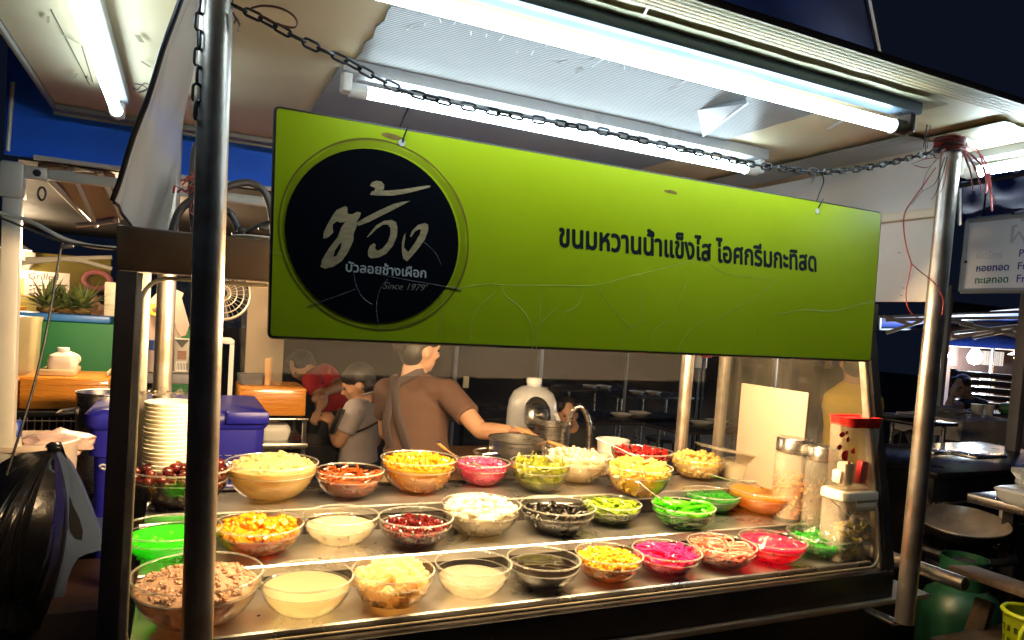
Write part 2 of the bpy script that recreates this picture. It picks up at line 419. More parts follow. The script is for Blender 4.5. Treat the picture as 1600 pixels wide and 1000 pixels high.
# ================================================================== fluorescent lamps on the ceiling
M_tube = emis('lit_fluorescent_tube', (.70, .90, 1.0), 12.5)
M_enamel = mat('white_lamp_enamel', (.40, .42, .44), .3, 0, var=.1)
M_enamel2 = mat('tarnished_lamp_enamel', (.09, .13, .17), .35, .1, var=.3, vs=8)
M_tube_side = emis('lit_side_tube', (.70, .90, 1.0), 8.0)
def lamp(p0, p1, label, side, capm=M_white, hm=M_enamel, tm=None):
    p0, p1 = Vector(p0), Vector(p1); d = (p1-p0).normalized(); L = (p1-p0).length
    t = thing('fluorescent_lamp', label, 'ceiling lamp', (p0+p1)/2, 'fluorescent lamps under the cart roof')
    R = Matrix((d, Vector((0, 0, 1)).cross(d), Vector((0, 0, 1)))).transposed()
    s_ = Vector(side)
    mb = MB(); mb.box((p0+p1)/2+s_*.006+Vector((0, 0, .044)), (L+.075, .044, .030), R, .004)
    mb.build('housing', hm, t)
    mb = MB(); mb.tube([p0+d*.02, p0.lerp(p1, .5), p1-d*.02], .0135, 20, caps=True); mb.build('tube', tm or M_tube, t)
    for p, e in ((p0, -1), (p1, 1)):
        mb = MB(); mb.tube([p-d*e*.022, p+d*e*.016], .0165, 20); mb.box(p+d*e*.024+Vector((0, 0, .022)), (.022, .036, .064), R, .006)
        mb.build('end_cap', capm, t)
    return t
TZ = 1.989
M_brown = mat('browned_lamp_end', (.16, .12, .09), .4, 0)
lamp((.215, 1.098, TZ), (1.418, 1.098, TZ), 'long lit fluorescent tube nearest the front roof edge with a browned right end', (0, -1, 0), M_brown, M_enamel2)
lamp((.327, 1.604, TZ), (1.472, 1.604, TZ), 'lit fluorescent tube behind the chain above the green sign', (0, -1, 0))
lamp((-.183, 2.20, TZ), (-.183, 1.02, TZ), 'lit fluorescent tube running front to back over the blue awning', (1, 0, 0), tm=M_tube_side)
lamp((1.915, 1.245, TZ), (1.905, .99, TZ), 'lit fluorescent tube beyond the right pole and its red strings', (1, 0, 0), tm=emis('lit_right_tube', (.70, .90, 1.0), 45.0))

# ================================================================== the glass display case
case = thing('display_case', 'glass display case with black frame and stepped steel trays of desserts', 'display case', (.88, 1.7, .79))
XL, XR, YF, YT, YB, ZB, ZT = -.112, 1.868, 1.33, 1.462, 2.09, .79, 1.628
def fy(z): return YF+(YT-YF)*(z-.87)/(1.55-.87)
FW = .032
mb = MB()
mb.box2((XL, YF-.004, ZB+.001), (XR, YF+.03, .868), .003)                                   # bottom front rail
mb.box2((XL, YB-.03, ZB+.001), (XR, YB, .99), .003)                                         # bottom back rail
for x0, x1 in ((XL, XL+FW), (XR-FW, XR)): mb.box2((x0, YF+.032, ZB+.001), (x1, YB-.032, .868), .003)
mb.build('bottom_rail', M_blackframe, case)
M_topbeam = mat('bronze_anodised_beam', (.10, .07, .045), .38, .4, var=.3, vs=4)
mb = MB(); mb.box2((XL-.002, YT-.006, 1.548), (XR+.002, YT+.045, ZT), .004); mb.build('top_beam', M_topbeam, case)
mb = MB(); mb.box2((XL, YT+.047, 1.603), (XR, YB+.002, ZT-.002), .003); mb.build('top_panel', M_blackframe, case)
for x0, x1 in ((XL, XL+FW), (XR-FW, XR)):
    mb = MB()
    mb.prism([(x0, fy(.87)-.004, .87), (x0, fy(1.546)-.004, 1.546), (x0, fy(1.546)+.032, 1.546), (x0, fy(.87)+.032, .87)], (x1-x0, 0, 0))
    mb.build('front_post', M_blackframe, case)
    mb = MB(); mb.box2((x0, YB-.032, .992), (x1, YB, 1.601), .003); mb.build('rear_post', M_alu, case)
# worn metal edging with rounded corners round the front pane
def edging(x0, x1, z0, z1, r, off):
    P = []
    for cx, cz, a0 in ((x1-r, z1-r, 0), (x0+r, z1-r, 90), (x0+r, z0+r, 180), (x1-r, z0+r, 270)):
        for k in range(7):
            a = math.radians(a0+15*k); x, z = cx+r*math.cos(a), cz+r*math.sin(a); P.append(Vector((x, fy(z)+off, z)))
    return P
mb = MB(); mb.tube(edging(XL+FW+.010, XR-FW-.006, .878, 1.540, .045, .012), .0042, 10, closed=True)
mb.build('pane_seal', mat('yellowed_seal', (.50, .42, .28), .35, .3, var=.4, vs=20), case)
for x0, x1 in ((XL+FW+.001, XL+FW+.009), (XR-FW-.005, XR-FW-.001)):
    mb = MB(); mb.prism([(x0, fy(.872)+.008, .872), (x0, fy(1.545)+.008, 1.545), (x0, fy(1.545)+.034, 1.545), (x0, fy(.872)+.034, .872)], (x1-x0, 0, 0)); mb.build('post_edging', M_alu, case)
mb = MB(); x0, x1 = XL+FW+.012, XR-FW-.008
mb.prism([(x0, fy(.871)+.010, .871), (x0, fy(1.546)+.010, 1.546), (x0, fy(1.546)+.014, 1.546), (x0, fy(.871)+.014, .871)], (x1-x0, 0, 0))
mb.build('front_pane', M_pane, case, smooth=False)
for x in (XL+.012, XR-.016):
    mb = MB(); mb.prism([(x, fy(.87)+.034, .87), (x, fy(1.545)+.034, 1.545), (x, YB-.034, 1.545), (x, YB-.034, .87)], (.004, 0, 0)); mb.build('side_pane', M_side, case, smooth=False)
# stepped trays
ZC, ZBB, ZA = .88, .925, .985
def tray(y0, y1, z, name='tray'):
    mb = MB(); xa, xb = XL+FW+.016, XR-FW-.014
    prof = [(y0, z-.018), (y0-.004, z+.004), (y0, z+.007), (y0+.008, z), (y1, z), (y1, z-.002), (y0+.008, z-.003), (y0+.002, z-.018)]
    mb.prism([(xa, y, zz) for y, zz in prof], (xb-xa, 0, 0)); return mb.build(name, M_tray, case, 25)
tray(1.372, 1.60, ZC); tray(1.602, 1.83, ZBB); tray(1.832, YB-.033, ZA)
mb = MB(); xa, xb = XL+FW+.018, XR-FW-.016
mb.box2((xa, 1.604, ZC-.002), (xb, 1.612, ZBB-.019)); mb.box2((xa, 1.834, ZBB-.002), (xb, 1.842, ZA-.019)); mb.build('riser', M_blackframe, case)
bx = atX(1160, 600, 1.846); bx2 = atX(1264, 612, 1.846)
mb = MB(); mb.box2((1.842, bx2.y, ZA+.001), (1.848, bx.y, (bx.z+bx2.z)/2), .001); mb.build('cream_panel', mat('cream_board', (.40, .33, .25), .5, 0, var=.06), case)
for u, v, z_, r_ in ((404, 962, ZC, .0028), (700, 952, ZC, .002), (805, 918, ZC, .0018), (1090, 905, ZC, .002), (500, 872, ZBB, .0025), (905, 845, ZBB, .002), (590, 790, ZA, .002), (1035, 742, ZA, .002)):
    p = atZ(u, v, z_+.001); mb = MB(); mb.ico(p, (r_*1.5, r_, r_*.6), 1, .4, 3, None, u); mb.build('crumb', M_black, case)
# warm lamp strip under the top beam, inside the case
lt = thing('lamp_strip', 'warm lamp strip glowing inside the top of the glass case', 'lamp', (.82, 1.49, 1.547))
mb = MB(); mb.box2((.15, 1.470, 1.5385), (1.50, 1.505, 1.5475), .002); mb.build('housing', M_white, lt)
mb = MB(); mb.tube([(.17, 1.488, 1.527), (.82, 1.488, 1.527), (1.48, 1.488, 1.527)], .0105, 14)
mb.build('tube', emis('lit_warm_tube', (1.0, .68, .35), 240.0), lt)

lt = thing('lamp_strip', 'added warm fill strip under the top panel of the glass case, set farther back', 'lamp', (.88, 1.56, 1.60))  # added fill light that evens out the dimmer left end of the case
mb = MB(); mb.box2((-.04, 1.545, 1.590), (1.80, 1.580, 1.602), .002); mb.build('housing', M_white, lt)
mb = MB(); mb.tube([(-.02, 1.5625, 1.578), (.88, 1.5625, 1.578), (1.78, 1.5625, 1.578)], .0105, 14); mb.build('tube', emis('warm_fill_tube', (1.0, .68, .35), 150.0), lt)

# ================================================================== the hanging sign
SY = 1.2
TILT = math.radians(7); SN = Vector((0, -math.cos(TILT), math.sin(TILT))); SU = Vector((0, math.sin(TILT), math.cos(TILT))); SP = Vector((0, SY, 1.82))  # sign leaned so that its lower half catches more tube light
def PS(u, v, y=SY):
    """pixel -> point on the sign's plane (its foot swung out to catch more tube light), y < SY is in front of the face"""
    d = ray(u, v); q = SP+SN*(SY-y); return C0+d*((q-C0).dot(SN)/d.dot(SN))
sign = thing('hanging_sign', 'long lime green hanging sign with a black round emblem and dark lettering, scratched and creased', 'sign', (.82, SY, 1.45))
c0, c1, c2, c3 = PS(432, 168), PS(1377, 333), PS(1360, 563), PS(422, 525)
M_green = mat('lime_sign_print', (.56, .70, .002), .34, 0, vs=3, col2=(.50, .62, .002), bump=.05, bs=9, rv=.08)
def rnd_poly(P, r=.006, n=3):
    out = []
    for i, p in enumerate(P):
        a, b = (P[i-1]-p).normalized(), (P[(i+1) % len(P)]-p).normalized()
        for k in range(n+1):
            t = k/n; out.append((p+a*r).lerp(p, t).lerp(p.lerp(p+b*r, t), t))
    return out
B4 = rnd_poly([c3, c2, c1, c0])
mb = MB(); mb.prism([p-SN*.0015 for p in B4], -SN*.007); mb.build('board', mat('white_sign_back', (.78, .74, .68), .5, 0, var=.12), sign)
mb = MB(); mb.prism(B4, -SN*.0013); mb.build('printed_face', M_green, sign, smooth=False)
mb = MB(); mb.tube([p-SN*.004 for p in B4], .0042, 8, closed=True); mb.build('black_edge', M_black, sign)
F1 = SY-.0012
def T(u, v, y=F1): return PS(u, v, y)
ec = T(588, 368); er = (T(723, 375)-T(453, 366)).x/2
def disc(c, r, n=72): return [c+Vector((r*math.cos(2*PI*k/n), 0, 0))+SU*r*math.sin(2*PI*k/n) for k in range(n)]
M_black_print = mat('black_print', (.006, .007, .010), .16, 0, var=.3, vs=3, rv=.05)
mb = MB(); mb.prism(disc(ec, er), -SN*.0008); emblem = mb.build('emblem', M_black_print, sign, smooth=False)
def ringm(c, r0, r1, y, n=96, jag=0):
    mb = MB(); A = []; B = []
    for k in range(n):
        a = 2*PI*k/n; e = Vector((math.cos(a), 0, 0))+SU*math.sin(a)
        w = (r1-r0)*(.55+.6*abs(noise.noise(Vector((math.cos(a)*1.3, math.sin(a)*1.3, 2)))))
        A.append(mb.bm.verts.new(c+e*r0-SN*y)); B.append(mb.bm.verts.new(c+e*(r0+w)-SN*y))
    for k in range(n): mb.bm.faces.new((A[k], A[(k+1) % n], B[(k+1) % n], B[k]))
    return mb
M_brownring = mat('brown_print', (.30, .24, .02), .35, 0, var=.3, vs=9)
c_r = T(592, 366, SY-.0006)
ringm(c_r, er*1.085, er*1.118, .0003).build('printed_ring', M_brownring, sign, smooth=False)
M_olive = mat('olive_print', (.42, .49, .003), .34, 0, var=.15, vs=5)
ringm(c_r, er*1.0, er*1.105, .00045, 96).build('printed_halo', M_olive, sign, smooth=False)
# emblem lettering, traced brush strokes
M_gold = mat('pale_gold_print', (.66, .49, .27), .4, 0, var=.45, vs=55, stretch=(1, 1, 3))
def G(P, y): return [PS(490+.2*x, 270+.2*z, y) for x, z in P]
glyphs = [
 [(440,100),(455,75),(490,62),(530,68),(552,95),(550,130),(530,140),(600,138),(700,128),(800,112),(890,98),(915,102),(905,115),(820,138),(720,162),(620,178),(520,178),(440,172),(455,145),(480,138),(480,115),(460,110)],
 [(335,390),(420,340),(520,290),(620,245),(700,225),(755,220),(700,248),(620,290),(520,340),(430,385),(350,415)],
 [(75,510),(80,460),(110,400),(150,330),(180,290),(245,260),(265,270),(265,320),(300,325),(340,305),(370,312),(360,345),(335,385),(340,410),(315,470),(310,530),(270,620),(220,690),(150,735),(90,748),(55,735),(65,680),(120,590),(190,500),(215,430),(250,380),(210,390),(185,378),(150,400),(150,440),(155,465),(120,500),(85,515)],
 [(415,505),(440,470),(490,410),(550,375),(610,368),(645,385),(655,430),(650,500),(620,570),(570,630),(510,662),(450,668),(425,650),(425,610),(440,570),(470,550),(485,560),(480,590),(500,610),(540,590),(580,540),(600,480),(600,430),(580,405),(540,405),(490,440),(440,490)],
 [(690,620),(690,540),(705,490),(718,470),(715,520),(705,580),(720,600),(740,620),(790,550),(830,480),(840,445),(825,440),(790,460),(765,500),(752,500),(770,450),(820,405),(870,393),(895,405),(895,450),(870,520),(820,590),(770,650),(730,692),(700,670)],
]
mb = MB()
for g in glyphs: mb.prism(G(g, F1-.0006), -SN*.0004)
gl = mb.build('emblem_lettering', M_gold, emblem, smooth=False)
mb = MB(); mb.prism(G([(155,660),(165,610),(200,560),(220,540),(210,590),(180,645)], F1-.0009), -SN*.0002); mb.build('letter_counter', M_black_print, gl, smooth=False)
def text_mesh(body, size, off=0.0, shear=0.0, sx=1.0):
    c = bpy.data.curves.new('t', 'FONT'); c.body = body; c.size = size; c.offset = off; c.shear = shear; c.resolution_u = 3
    o = bpy.data.objects.new('t', c); COL.objects.link(o); dg = bpy.context.evaluated_depsgraph_get(); dg.update()
    m = bpy.data.meshes.new_from_object(o.evaluated_get(dg)); bpy.data.objects.remove(o); bpy.data.curves.remove(c)
    b = bmesh.new(); b.from_mesh(m); bpy.data.meshes.remove(m)
    seen = set(); k = 0                       # lift every overlapping piece by a hair so that none share a plane
    for v in b.verts:
        if v in seen: continue
        st = [v]; seen.add(v)
        while st:
            x = st.pop(); x.co.z += .000012*(k % 7)
            for e in x.link_edges:
                y = e.other_vert(x)
                if y not in seen: seen.add(y); st.append(y)
        k += 1
    for v in b.verts: v.co.x *= sx
    return b
def put_text(name, b, p0, p1, up, mt, parent, nrm, vs=1.0):
    """lay text so that its left end is p0 and its right end p1"""
    xs = [v.co.x for v in b.verts]; x0, x1 = min(xs), max(xs)
    p0, p1 = Vector(p0), Vector(p1); dx = (p1-p0)/(x1-x0); uz = Vector(up).normalized()*dx.length*vs; n = Vector(nrm)
    for v in b.verts: v.co = p0+dx*(v.co.x-x0)+uz*v.co.y+n*v.co.z
    m = bpy.data.meshes.new(name); b.to_mesh(m); b.free()
    return link(name, m, mt, parent)
def bold_text(body, size, wt=1.0):
    """heavier lettering: the same outlines laid over each other a hair apart"""
    bb = bmesh.new()
    for i_, (dx_, dy_) in enumerate(((0, 0), (.04, 0), (-.04, 0), (.03, .027), (-.03, .027), (.03, -.027), (-.03, -.027), (0, .036), (0, -.036))):
        b1 = text_mesh(body, size)
        for v in b1.verts: v.co += Vector((dx_*wt*size, dy_*wt*size, .000010*i_))
        m1 = bpy.data.meshes.new('t'); b1.to_mesh(m1); b1.free(); bb.from_mesh(m1); bpy.data.meshes.remove(m1)
    return bb
M_white_print = mat('white_print', (.62, .63, .62), .4, 0, var=.2, vs=20)
M_grey_print = mat('grey_gold_print', (.30, .27, .21), .4, 0, var=.3, vs=30)
put_text('emblem_subtitle', bold_text('บัวลอยช้างเผือก', .02, .6), T(540, 424, F1-.001), T(666, 434, F1-.001), SU, M_white_print, emblem, SN)
put_text('emblem_date', text_mesh("Since 1979'", .02, 0, .35), T(598, 451, F1-.001), T(668, 455, F1-.001), SU, M_grey_print, emblem, SN)
# main lettering
bb = bold_text('ขนมหวานน้ำแข็งไส ไอศกรีมกะทิสด', .06, .85)
put_text('lettering', bb, T(873, 384, SY-.0002), T(1276, 424, SY-.0002), SU, mat('navy_print', (.006, .014, .020), .35, 0, var=.2), sign, SN, 1.22).location = -sign.location
# creases and scratches in the print
M_crease = mat('pale_crease', (.62, .72, .12), .4, 0, var=.3, vs=30)
M_crease2 = mat('pale_scratch', (.22, .23, .24), .4, 0, var=.5, vs=30)
CR = [[(425,395),(520,412),(570,424)], [(720,450),(760,444),(800,446),(860,446),(930,446),(985,432),(1050,416),(1095,404)], [(1105,408),(1130,426),(1165,432),(1200,436)], [(1210,492),(1260,484),(1300,486),(1365,470)],
 [(693,455),(690,490),(688,532)], [(845,450),(845,480),(838,545)], [(783,446),(790,462),(812,480),(828,505),(832,545)], [(735,532),(738,500),(752,478),(775,455)], [(935,446),(948,470),(970,497),(985,512)],
 [(1010,500),(985,512),(972,530),(970,548)], [(1045,500),(1025,514),(1016,528),(1015,550)], [(1100,500),(1080,516),(1065,534),(1060,552)], [(1180,500),(1176,552)], [(1000,446),(1002,495)], [(1225,430),(1200,450),(1150,482),(1120,500)], [(870,480),(850,500),(830,522)], [(910,450),(905,475),(880,490)], [(592,512),(592,528)], [(1075,440),(1062,470),(1056,500)]]
mb = MB()
for P in CR: mb.tube(cr([T(u, v, SY+.00020) for u, v in P], 4), [.00045+.0004*abs(noise.noise(Vector((i*.7, P[0][0]*.1, 0)))) for i in range((len(P)-1)*4+1)], 6)
mb.build('crease', M_crease, sign)
CR2 = [[(570,424),(640,438),(722,452)], [(592,512),(588,480),(594,452),(606,436)], [(552,424),(556,445),(566,464),(582,476)], [(480,478),(520,465),(555,452)], [(662,378),(680,395),(690,415)]]
mb = MB()
for P in CR2: mb.tube(cr([T(u, v, F1+.00018) for u, v in P], 4), .0005, 6)
mb.build('scratch', M_crease2, emblem)
for u, v in ((628, 223), (1277, 330)):
    mb = MB(); mb.prism(disc(T(u, v), .0062, 20), -SN*.0003); mb.build('hole', M_white, sign, smooth=False)
mb = MB()
for u, v, r in ((612, 213, .012), (622, 216, .008), (1050, 300, .009), (1043, 299, .006)):
    p = T(u, v, SY-.0004); mb.prism([p+Vector((r*1.5*math.cos(a), 0, 0))+SU*(r*.4*math.sin(a)-.1*r*math.cos(a)) for a in [2*PI*k/14 for k in range(14)]], -SN*.0003)
mb.build('rust_stain', mat('orange_rust', (.36, .22, .02), .5, 0, var=.4, vs=40), sign, smooth=False)

# ================================================================== the chain, its hooks and ties
def link_mesh(L=.0315, Wd=.0165, r=.0022):
    mb = MB(); P = []; h = (L-Wd)/2; R = Wd/2-r
    for k in range(9): a = -PI/2+PI*k/8; P.append(Vector((h+R*math.cos(a), R*math.sin(a), 0)))
    for k in range(9): a = PI/2+PI*k/8; P.append(Vector((-h+R*math.cos(a), R*math.sin(a), 0)))
    mb.tube(P, r, 8, closed=True); return mb.mesh('link')
LM = link_mesh(); LM.materials.append(M_chain)
def chain(name_label, pts, loc):
    t = thing('steel_chain', name_label, 'chain', loc)
    path = cr(pts, 24); pos = [0]
    for i in range(1, len(path)): pos.append(pos[-1]+(path[i]-path[i-1]).length)
    n = int(pos[-1]/.0232); i = 0
    for k in range(n+1):
        s_ = pos[-1]*k/max(n, 1)
        while i < len(pos)-2 and pos[i+1] < s_: i += 1
        f = (s_-pos[i])/max(1e-9, pos[i+1]-pos[i]); p = path[i].lerp(path[i+1], f); d = (path[i+1]-path[i]).normalized()
        side = Vector((0, 1, 0)); side = (side-d*side.dot(d)).normalized(); upv = d.cross(side)
        a, b = (upv, side) if k % 2 == 0 else (side, upv)
        a = (a*math.cos(.25)+b*math.sin(.25)*(1 if k % 3 else -1)).normalized(); b = d.cross(a)
        o = bpy.data.objects.new('link', LM); COL.objects.link(o); o.parent = t
        M = Matrix((d, a, b)).transposed().to_4x4(); M.translation = p-Vector(loc); o.matrix_local = M
    return t
CP = [(350,-6),(365,8),(410,30),(450,52),(490,72),(540,95),(590,122),(635,143),(720,164),(800,180),(870,192),(940,205),(1020,223),(1100,240),(1190,259),(1275,268),(1330,265),(1380,257),(1455,238),(1478,230)]
chain('dark steel chain strung between the two poles, carrying the green sign', [atY(u, v, SY-.006) for u, v in CP], (.85, SY, 1.88))
chain('short loose chain end hanging down beside the left pole', [atY(u, v, SY-.012) for u, v in ((318,-20),(313,20),(311,60),(310,100),(308,140),(306,172))], (.0, SY, 1.9))
M_wire = mat('dark_hook_wire', (.05, .05, .06), .4, .8, var=.3)
for lab, P in (('bent wire hook through the hole over the emblem', [(620,164),(627,146),(636,143),(639,152),(637,170),(630,185),(624,203),(625,214),(629,222),(631,214),(637,199)]),
               ('bent wire hook at the right end of the green sign', [(1266,288),(1276,270),(1284,272),(1287,284),(1281,300),(1276,314),(1273,325),(1276,331),(1280,322),(1287,311)])):
    mb = MB(); Y = [SY-.012, SY-.008, SY-.006, SY+.002, SY+.008, SY+.012, SY+.014, SY+.011, SY-.003, SY-.006, SY-.008]
    mb.tube(cr([atY(u, v, y) for (u, v), y in zip(P, Y)], 5), .0014, 8); o = mb.build('wire_hook', M_wire); tag(o, lab, 'hook', 'wire hooks holding the sign')
# dark red tape tied round the chain by the left pole
mb = MB(); tie = thing('red_tie', 'dark red plastic tape knotted round the chain at the left pole', 'tape tie', atY(420, 25, SY))
mb.tube(cr([atY(u, v, SY-.012) for u, v in ((392,13),(410,9),(435,12),(455,22),(464,34),(460,43),(440,40),(420,32),(405,22))], 6), .0042, 8, flat=.3)
mb.build('tape', mat('dark_red_tape', (.16, .03, .025), .4, 0, var=.5, vs=30), tie)
mb = MB()
for P in (((366,24),(374,38),(372,48)), ((364,20),(368,30),(366,36))): mb.tube(cr([atY(u, v, SY-.02) for u, v in P], 4), .003, 6, flat=.4)
mb.build('tape_end', mat('dark_red_tape', (.16, .03, .025), .4, 0, var=.5, vs=30), tie)
# bundle of red plastic string at the top of the right pole
sb = thing('string_bundle', 'frayed bundle of red and brown plastic string tied round the top of the right pole', 'string', atY(1485, 240, SY))
M_rs = mat('red_plastic_string', (.40, .045, .04), .38, 0, var=.5, vs=40); M_ps = mat('pink_plastic_string', (.62, .20, .22), .35, 0, var=.4, vs=40); M_bs = mat('brown_old_string', (.06, .035, .025), .6, 0, var=.5, vs=40)
rnd = random.Random(11); pc = atY(1484, 232, SY)
for mt, n in ((M_bs, 16), (M_rs, 8)):
    mb = MB()
    for k in range(n):
        a0 = rnd.uniform(0, 6.3); P = []
        zz = rnd.uniform(-.012, .028)
        for j in range(12):
            a = a0+j*.62; P.append(pc+Vector((.031*math.cos(a)*rnd.uniform(.9, 1.25), .031*math.sin(a)*rnd.uniform(.95, 1.2), zz+rnd.uniform(-.006, .006))))
        mb.tube(cr(P, 3), rnd.uniform(.0018, .0036), 6, flat=.5)
    mb.build('knot', mt, sb)
def strand(P, r, mt, Y=SY-.04):
    mb = MB(); pts = cr([atY(u, v, Y+.01*math.sin(i*1.7)) for i, (u, v) in enumerate(P)], 6); mb.tube(pts, [r*(1-.5*i/len(pts)) for i in range(len(pts))], 6, flat=.45); mb.build('strand', mt, sb)
strand([(1478,232),(1460,245),(1440,250),(1425,256)], .0028, M_rs); strand([(1478,238),(1462,252),(1448,262),(1428,258)], .0022, M_rs)
strand([(1480,245),(1472,275),(1463,300),(1455,312)], .0016, M_bs); strand([(1476,245),(1462,285),(1440,300),(1424,320)], .0014, M_bs); strand([(1470,240),(1448,270),(1440,300)], .0014, M_bs)
strand([(1482,250),(1474,290),(1468,300)], .002, M_ps)
for P in ([(1500,230),(1515,240),(1528,252),(1537,264)], [(1508,228),(1530,240),(1541,258),(1545,290),(1556,318)], [(1505,236),(1512,256),(1517,272),(1520,298)], [(1510,240),(1522,260),(1530,282),(1532,296)], [(1537,262),(1542,285),(1541,302)], [(1545,270),(1548,300),(1550,330)], [(1505,228),(1525,232),(1534,250),(1540,270)]):
    strand(P, rnd.uniform(.0028, .0044), M_ps)
strand([(1506,215),(1520,218),(1530,221)], .0022, M_bs)
# thin loose wires near the right pole
mb = MB()
for P in (((1449,190),(1446,210),(1443,230)), ((1455,186),(1460,182),(1466,173),(1458,180),(1452,186)), ((1452,188),(1447,205),(1446,226),(1448,248)), ((1458,185),(1452,205),(1449,232))):
    mb.tube(cr([atY(u, v, SY-.02) for u, v in P], 5), .0011, 6)
tag(mb.build('ceiling_wire', mat('brown_wire', (.05, .03, .02), .5)), 'thin brown wire ends poking down from a hole in the roof by the front tube', 'wire')
mb = MB()
Yw = SY-.03
mb.tube(cr([atY(u, v, Yw) for u, v in ((1462,262),(1446,285),(1428,310),(1414,332),(1412,356),(1416,385),(1422,405),(1424,412))], 6), .0016, 8)
mb.tube(cr([atY(u, v, Yw-.001) for u, v in ((1424,412),(1421,430),(1416,455),(1417,475),(1425,490),(1441,500))], 6), .0014, 8)
mb.tube(cr([atY(u, v, Yw-.001) for u, v in ((1424,412),(1440,426),(1460,442),(1468,455),(1474,470),(1472,492))], 6), .0014, 8)
tag(mb.build('loose_wire', mat('faded_red_wire', (.45, .07, .06), .45, 0, var=.3)), 'thin red twin wire drooping in front of the white panel beside the right pole', 'wire')
# grey hose loops on top of the case
M_hose = mat('grey_rubber_hose', (.05, .052, .06), .45, 0, var=.3)
mb = MB(); Yh = 1.72
mb.tube(cr([atY(u, v, Yh) for u, v in ((268,366),(278,335),(292,318),(315,305),(345,296),(370,287),(392,286),(410,296),(420,315),(426,345),(428,372))], 6), .0085, 12)
mb.tube(cr([atY(u, v, Yh+.03) for u, v in ((306,368),(301,330),(300,290),(302,262),(304,240),(308,225))], 6), .008, 12)
mb.tube(cr([atY(u, v, Yh-.03) for u, v in ((340,325),(358,332),(368,348),(374,368))], 6), .0075, 12)
tag(mb.build('hose', M_hose), 'grey rubber hose looping over the top of the glass case behind the left pole', 'hose')
mb = MB()
mb.tube(cr([atY(u, v, 1.66) for u, v in ((362,366),(385,362),(405,352),(425,346),(440,344))], 6), .004, 8); mb.box(atY(412, 356, 1.66), (.022, .015, .012), None, .003); mb.box(atY(377, 362, 1.66), (.018, .012, .018), None, .003)
tag(mb.build('power_cable', M_black), 'black power cable with a plug lying on the case by the hose', 'cable')
mb = MB(); rnd = random.Random(5)
for k in range(9):
    P = [atY(308+rnd.uniform(-8, 8), 262+k*4, 1.69)]
    for j in range(4): P.append(P[-1]+Vector((rnd.uniform(-.02, .014), rnd.uniform(-.01, .01), rnd.uniform(-.022, .006))))
    mb.tube(cr(P, 4), .0026, 6, flat=.4)
mb.tube(cr([atY(u, v, 1.69) for u, v in ((305,290),(310,325),(305,355),(300,364))], 5), .003, 6)
tag(mb.build('red_string', M_rs), 'tangled red string hanging on the grey hose beside the white sheet', 'string')
mb = MB(); mb.lathe([(0, 0), (.055, 0), (.062, .006), (.06, .008), (.05, .003), (0, .003)], 28, (atY(412, 371, 1.53).x, 1.53, 1.629))
tag(mb.build('plate', M_white), 'white plate lying on top of the case against the green sign', 'plate')
# ================================================================== bowls of dessert toppings
BOWLS = 'glass bowls of dessert toppings on the stepped trays'
def bprof(t):                                   # outer radius (share of the rim's) at height t
    K = [(0, .40), (.02, .46), (.08, .56), (.18, .68), (.32, .80), (.5, .895), (.68, .945), (.715, .955), (.735, .975), (.86, .99), (1, 1.0)]
    for (a, ra), (b, rb) in zip(K, K[1:]):
        if t <= b: return ra+(rb-ra)*(t-a)/(b-a)
    return 1.0
def bowl_mesh(R, H):
    th = .0028; ts = [0, .02, .08, .18, .32, .5, .68, .715, .735, .86, .97]
    out = [(0, 0)]+[(R*bprof(t), H*t) for t in ts]+[(R*1.006, H*.99), (R*.995, H*1.004)]
    inn = [(R*.975, H*.985)]+[(R*bprof(t)-th, max(H*t, .0045)) for t in reversed(ts[3:])]+[(R*.56-th, .0065), (0, .005)]
    mb = MB(); mb.lathe(out+inn, 40); return mb.mesh('bowl', 50)
def inr(R, H, z): return R*bprof(min(1, max(0, z/H)))-.0040
def fill_mesh(mb, R, H, lev, dome=0.0, nz=0.0, fq=40.0, seed=0, shrink=0.0, tilt=0.0):
    zs = [.0072, .012]+[H*lev*k/6 for k in range(1, 7)]; zs = sorted(z for z in zs if z >= .0072)
    prof = [(0, .0072)]+[(max(.004, inr(R, H, z)-shrink), z) for z in zs]
    mb.lathe(prof, 40)
    rt = prof[-1][0]; z0 = prof[-1][1]; rings = []
    n = 11
    for i in range(n+1):
        r = rt*(1-i/n)
        if r < 1e-5:
            p = Vector((0, 0, z0+dome)); p.z += nz*noise.noise(p*fq+Vector((seed, 0, 0))); rings.append([mb.bm.verts.new(p)]); continue
        L = []
        for k in range(40):
            a = 2*PI*k/40; x, y = r*math.cos(a), r*math.sin(a); e = min(1, (1-r/rt)*5)
            z = z0+dome*(1-(r/rt)**2)+e*nz*(noise.noise(Vector((x, y, seed*.1))*fq)+.6*noise.noise(Vector((x, y, 5+seed*.1))*fq*2.3))+tilt*x*e
            L.append(mb.bm.verts.new((x, y, z)))
        rings.append(L)
    for A, B in zip(rings, rings[1:]):
        for k in range(40):
            if len(B) == 1: mb.bm.faces.new((A[k], A[(k+1) % 40], B[0]))
            else: mb.bm.faces.new((A[k], A[(k+1) % 40], B[(k+1) % 40], B[k]))
def spots(rnd, R, H, lev, dome, n, size, wall=.35):
    """places on the heaped top and against the wall"""
    out = []; rt = inr(R, H, H*lev)
    for k in range(n):
        if rnd.random() > wall:
            r = rt*math.sqrt(rnd.random())*.96; a = rnd.uniform(0, 2*PI); z = H*lev+dome*(1-(r/rt)**2)+rnd.uniform(-.6, .45)*size
            if z > H*.7: r = min(r, R-.006-size*.6)
        else:
            z = rnd.uniform(.12, lev)*H; r = inr(R, H, z)-size*.52; a = rnd.uniform(0, 2*PI)
        out.append(Vector((r*math.cos(a), r*math.sin(a), max(z, .009+size*.5))))
    return out
def rotr(rnd): return Euler((rnd.uniform(0, 6.3), rnd.uniform(0, 6.3), rnd.uniform(0, 6.3)))
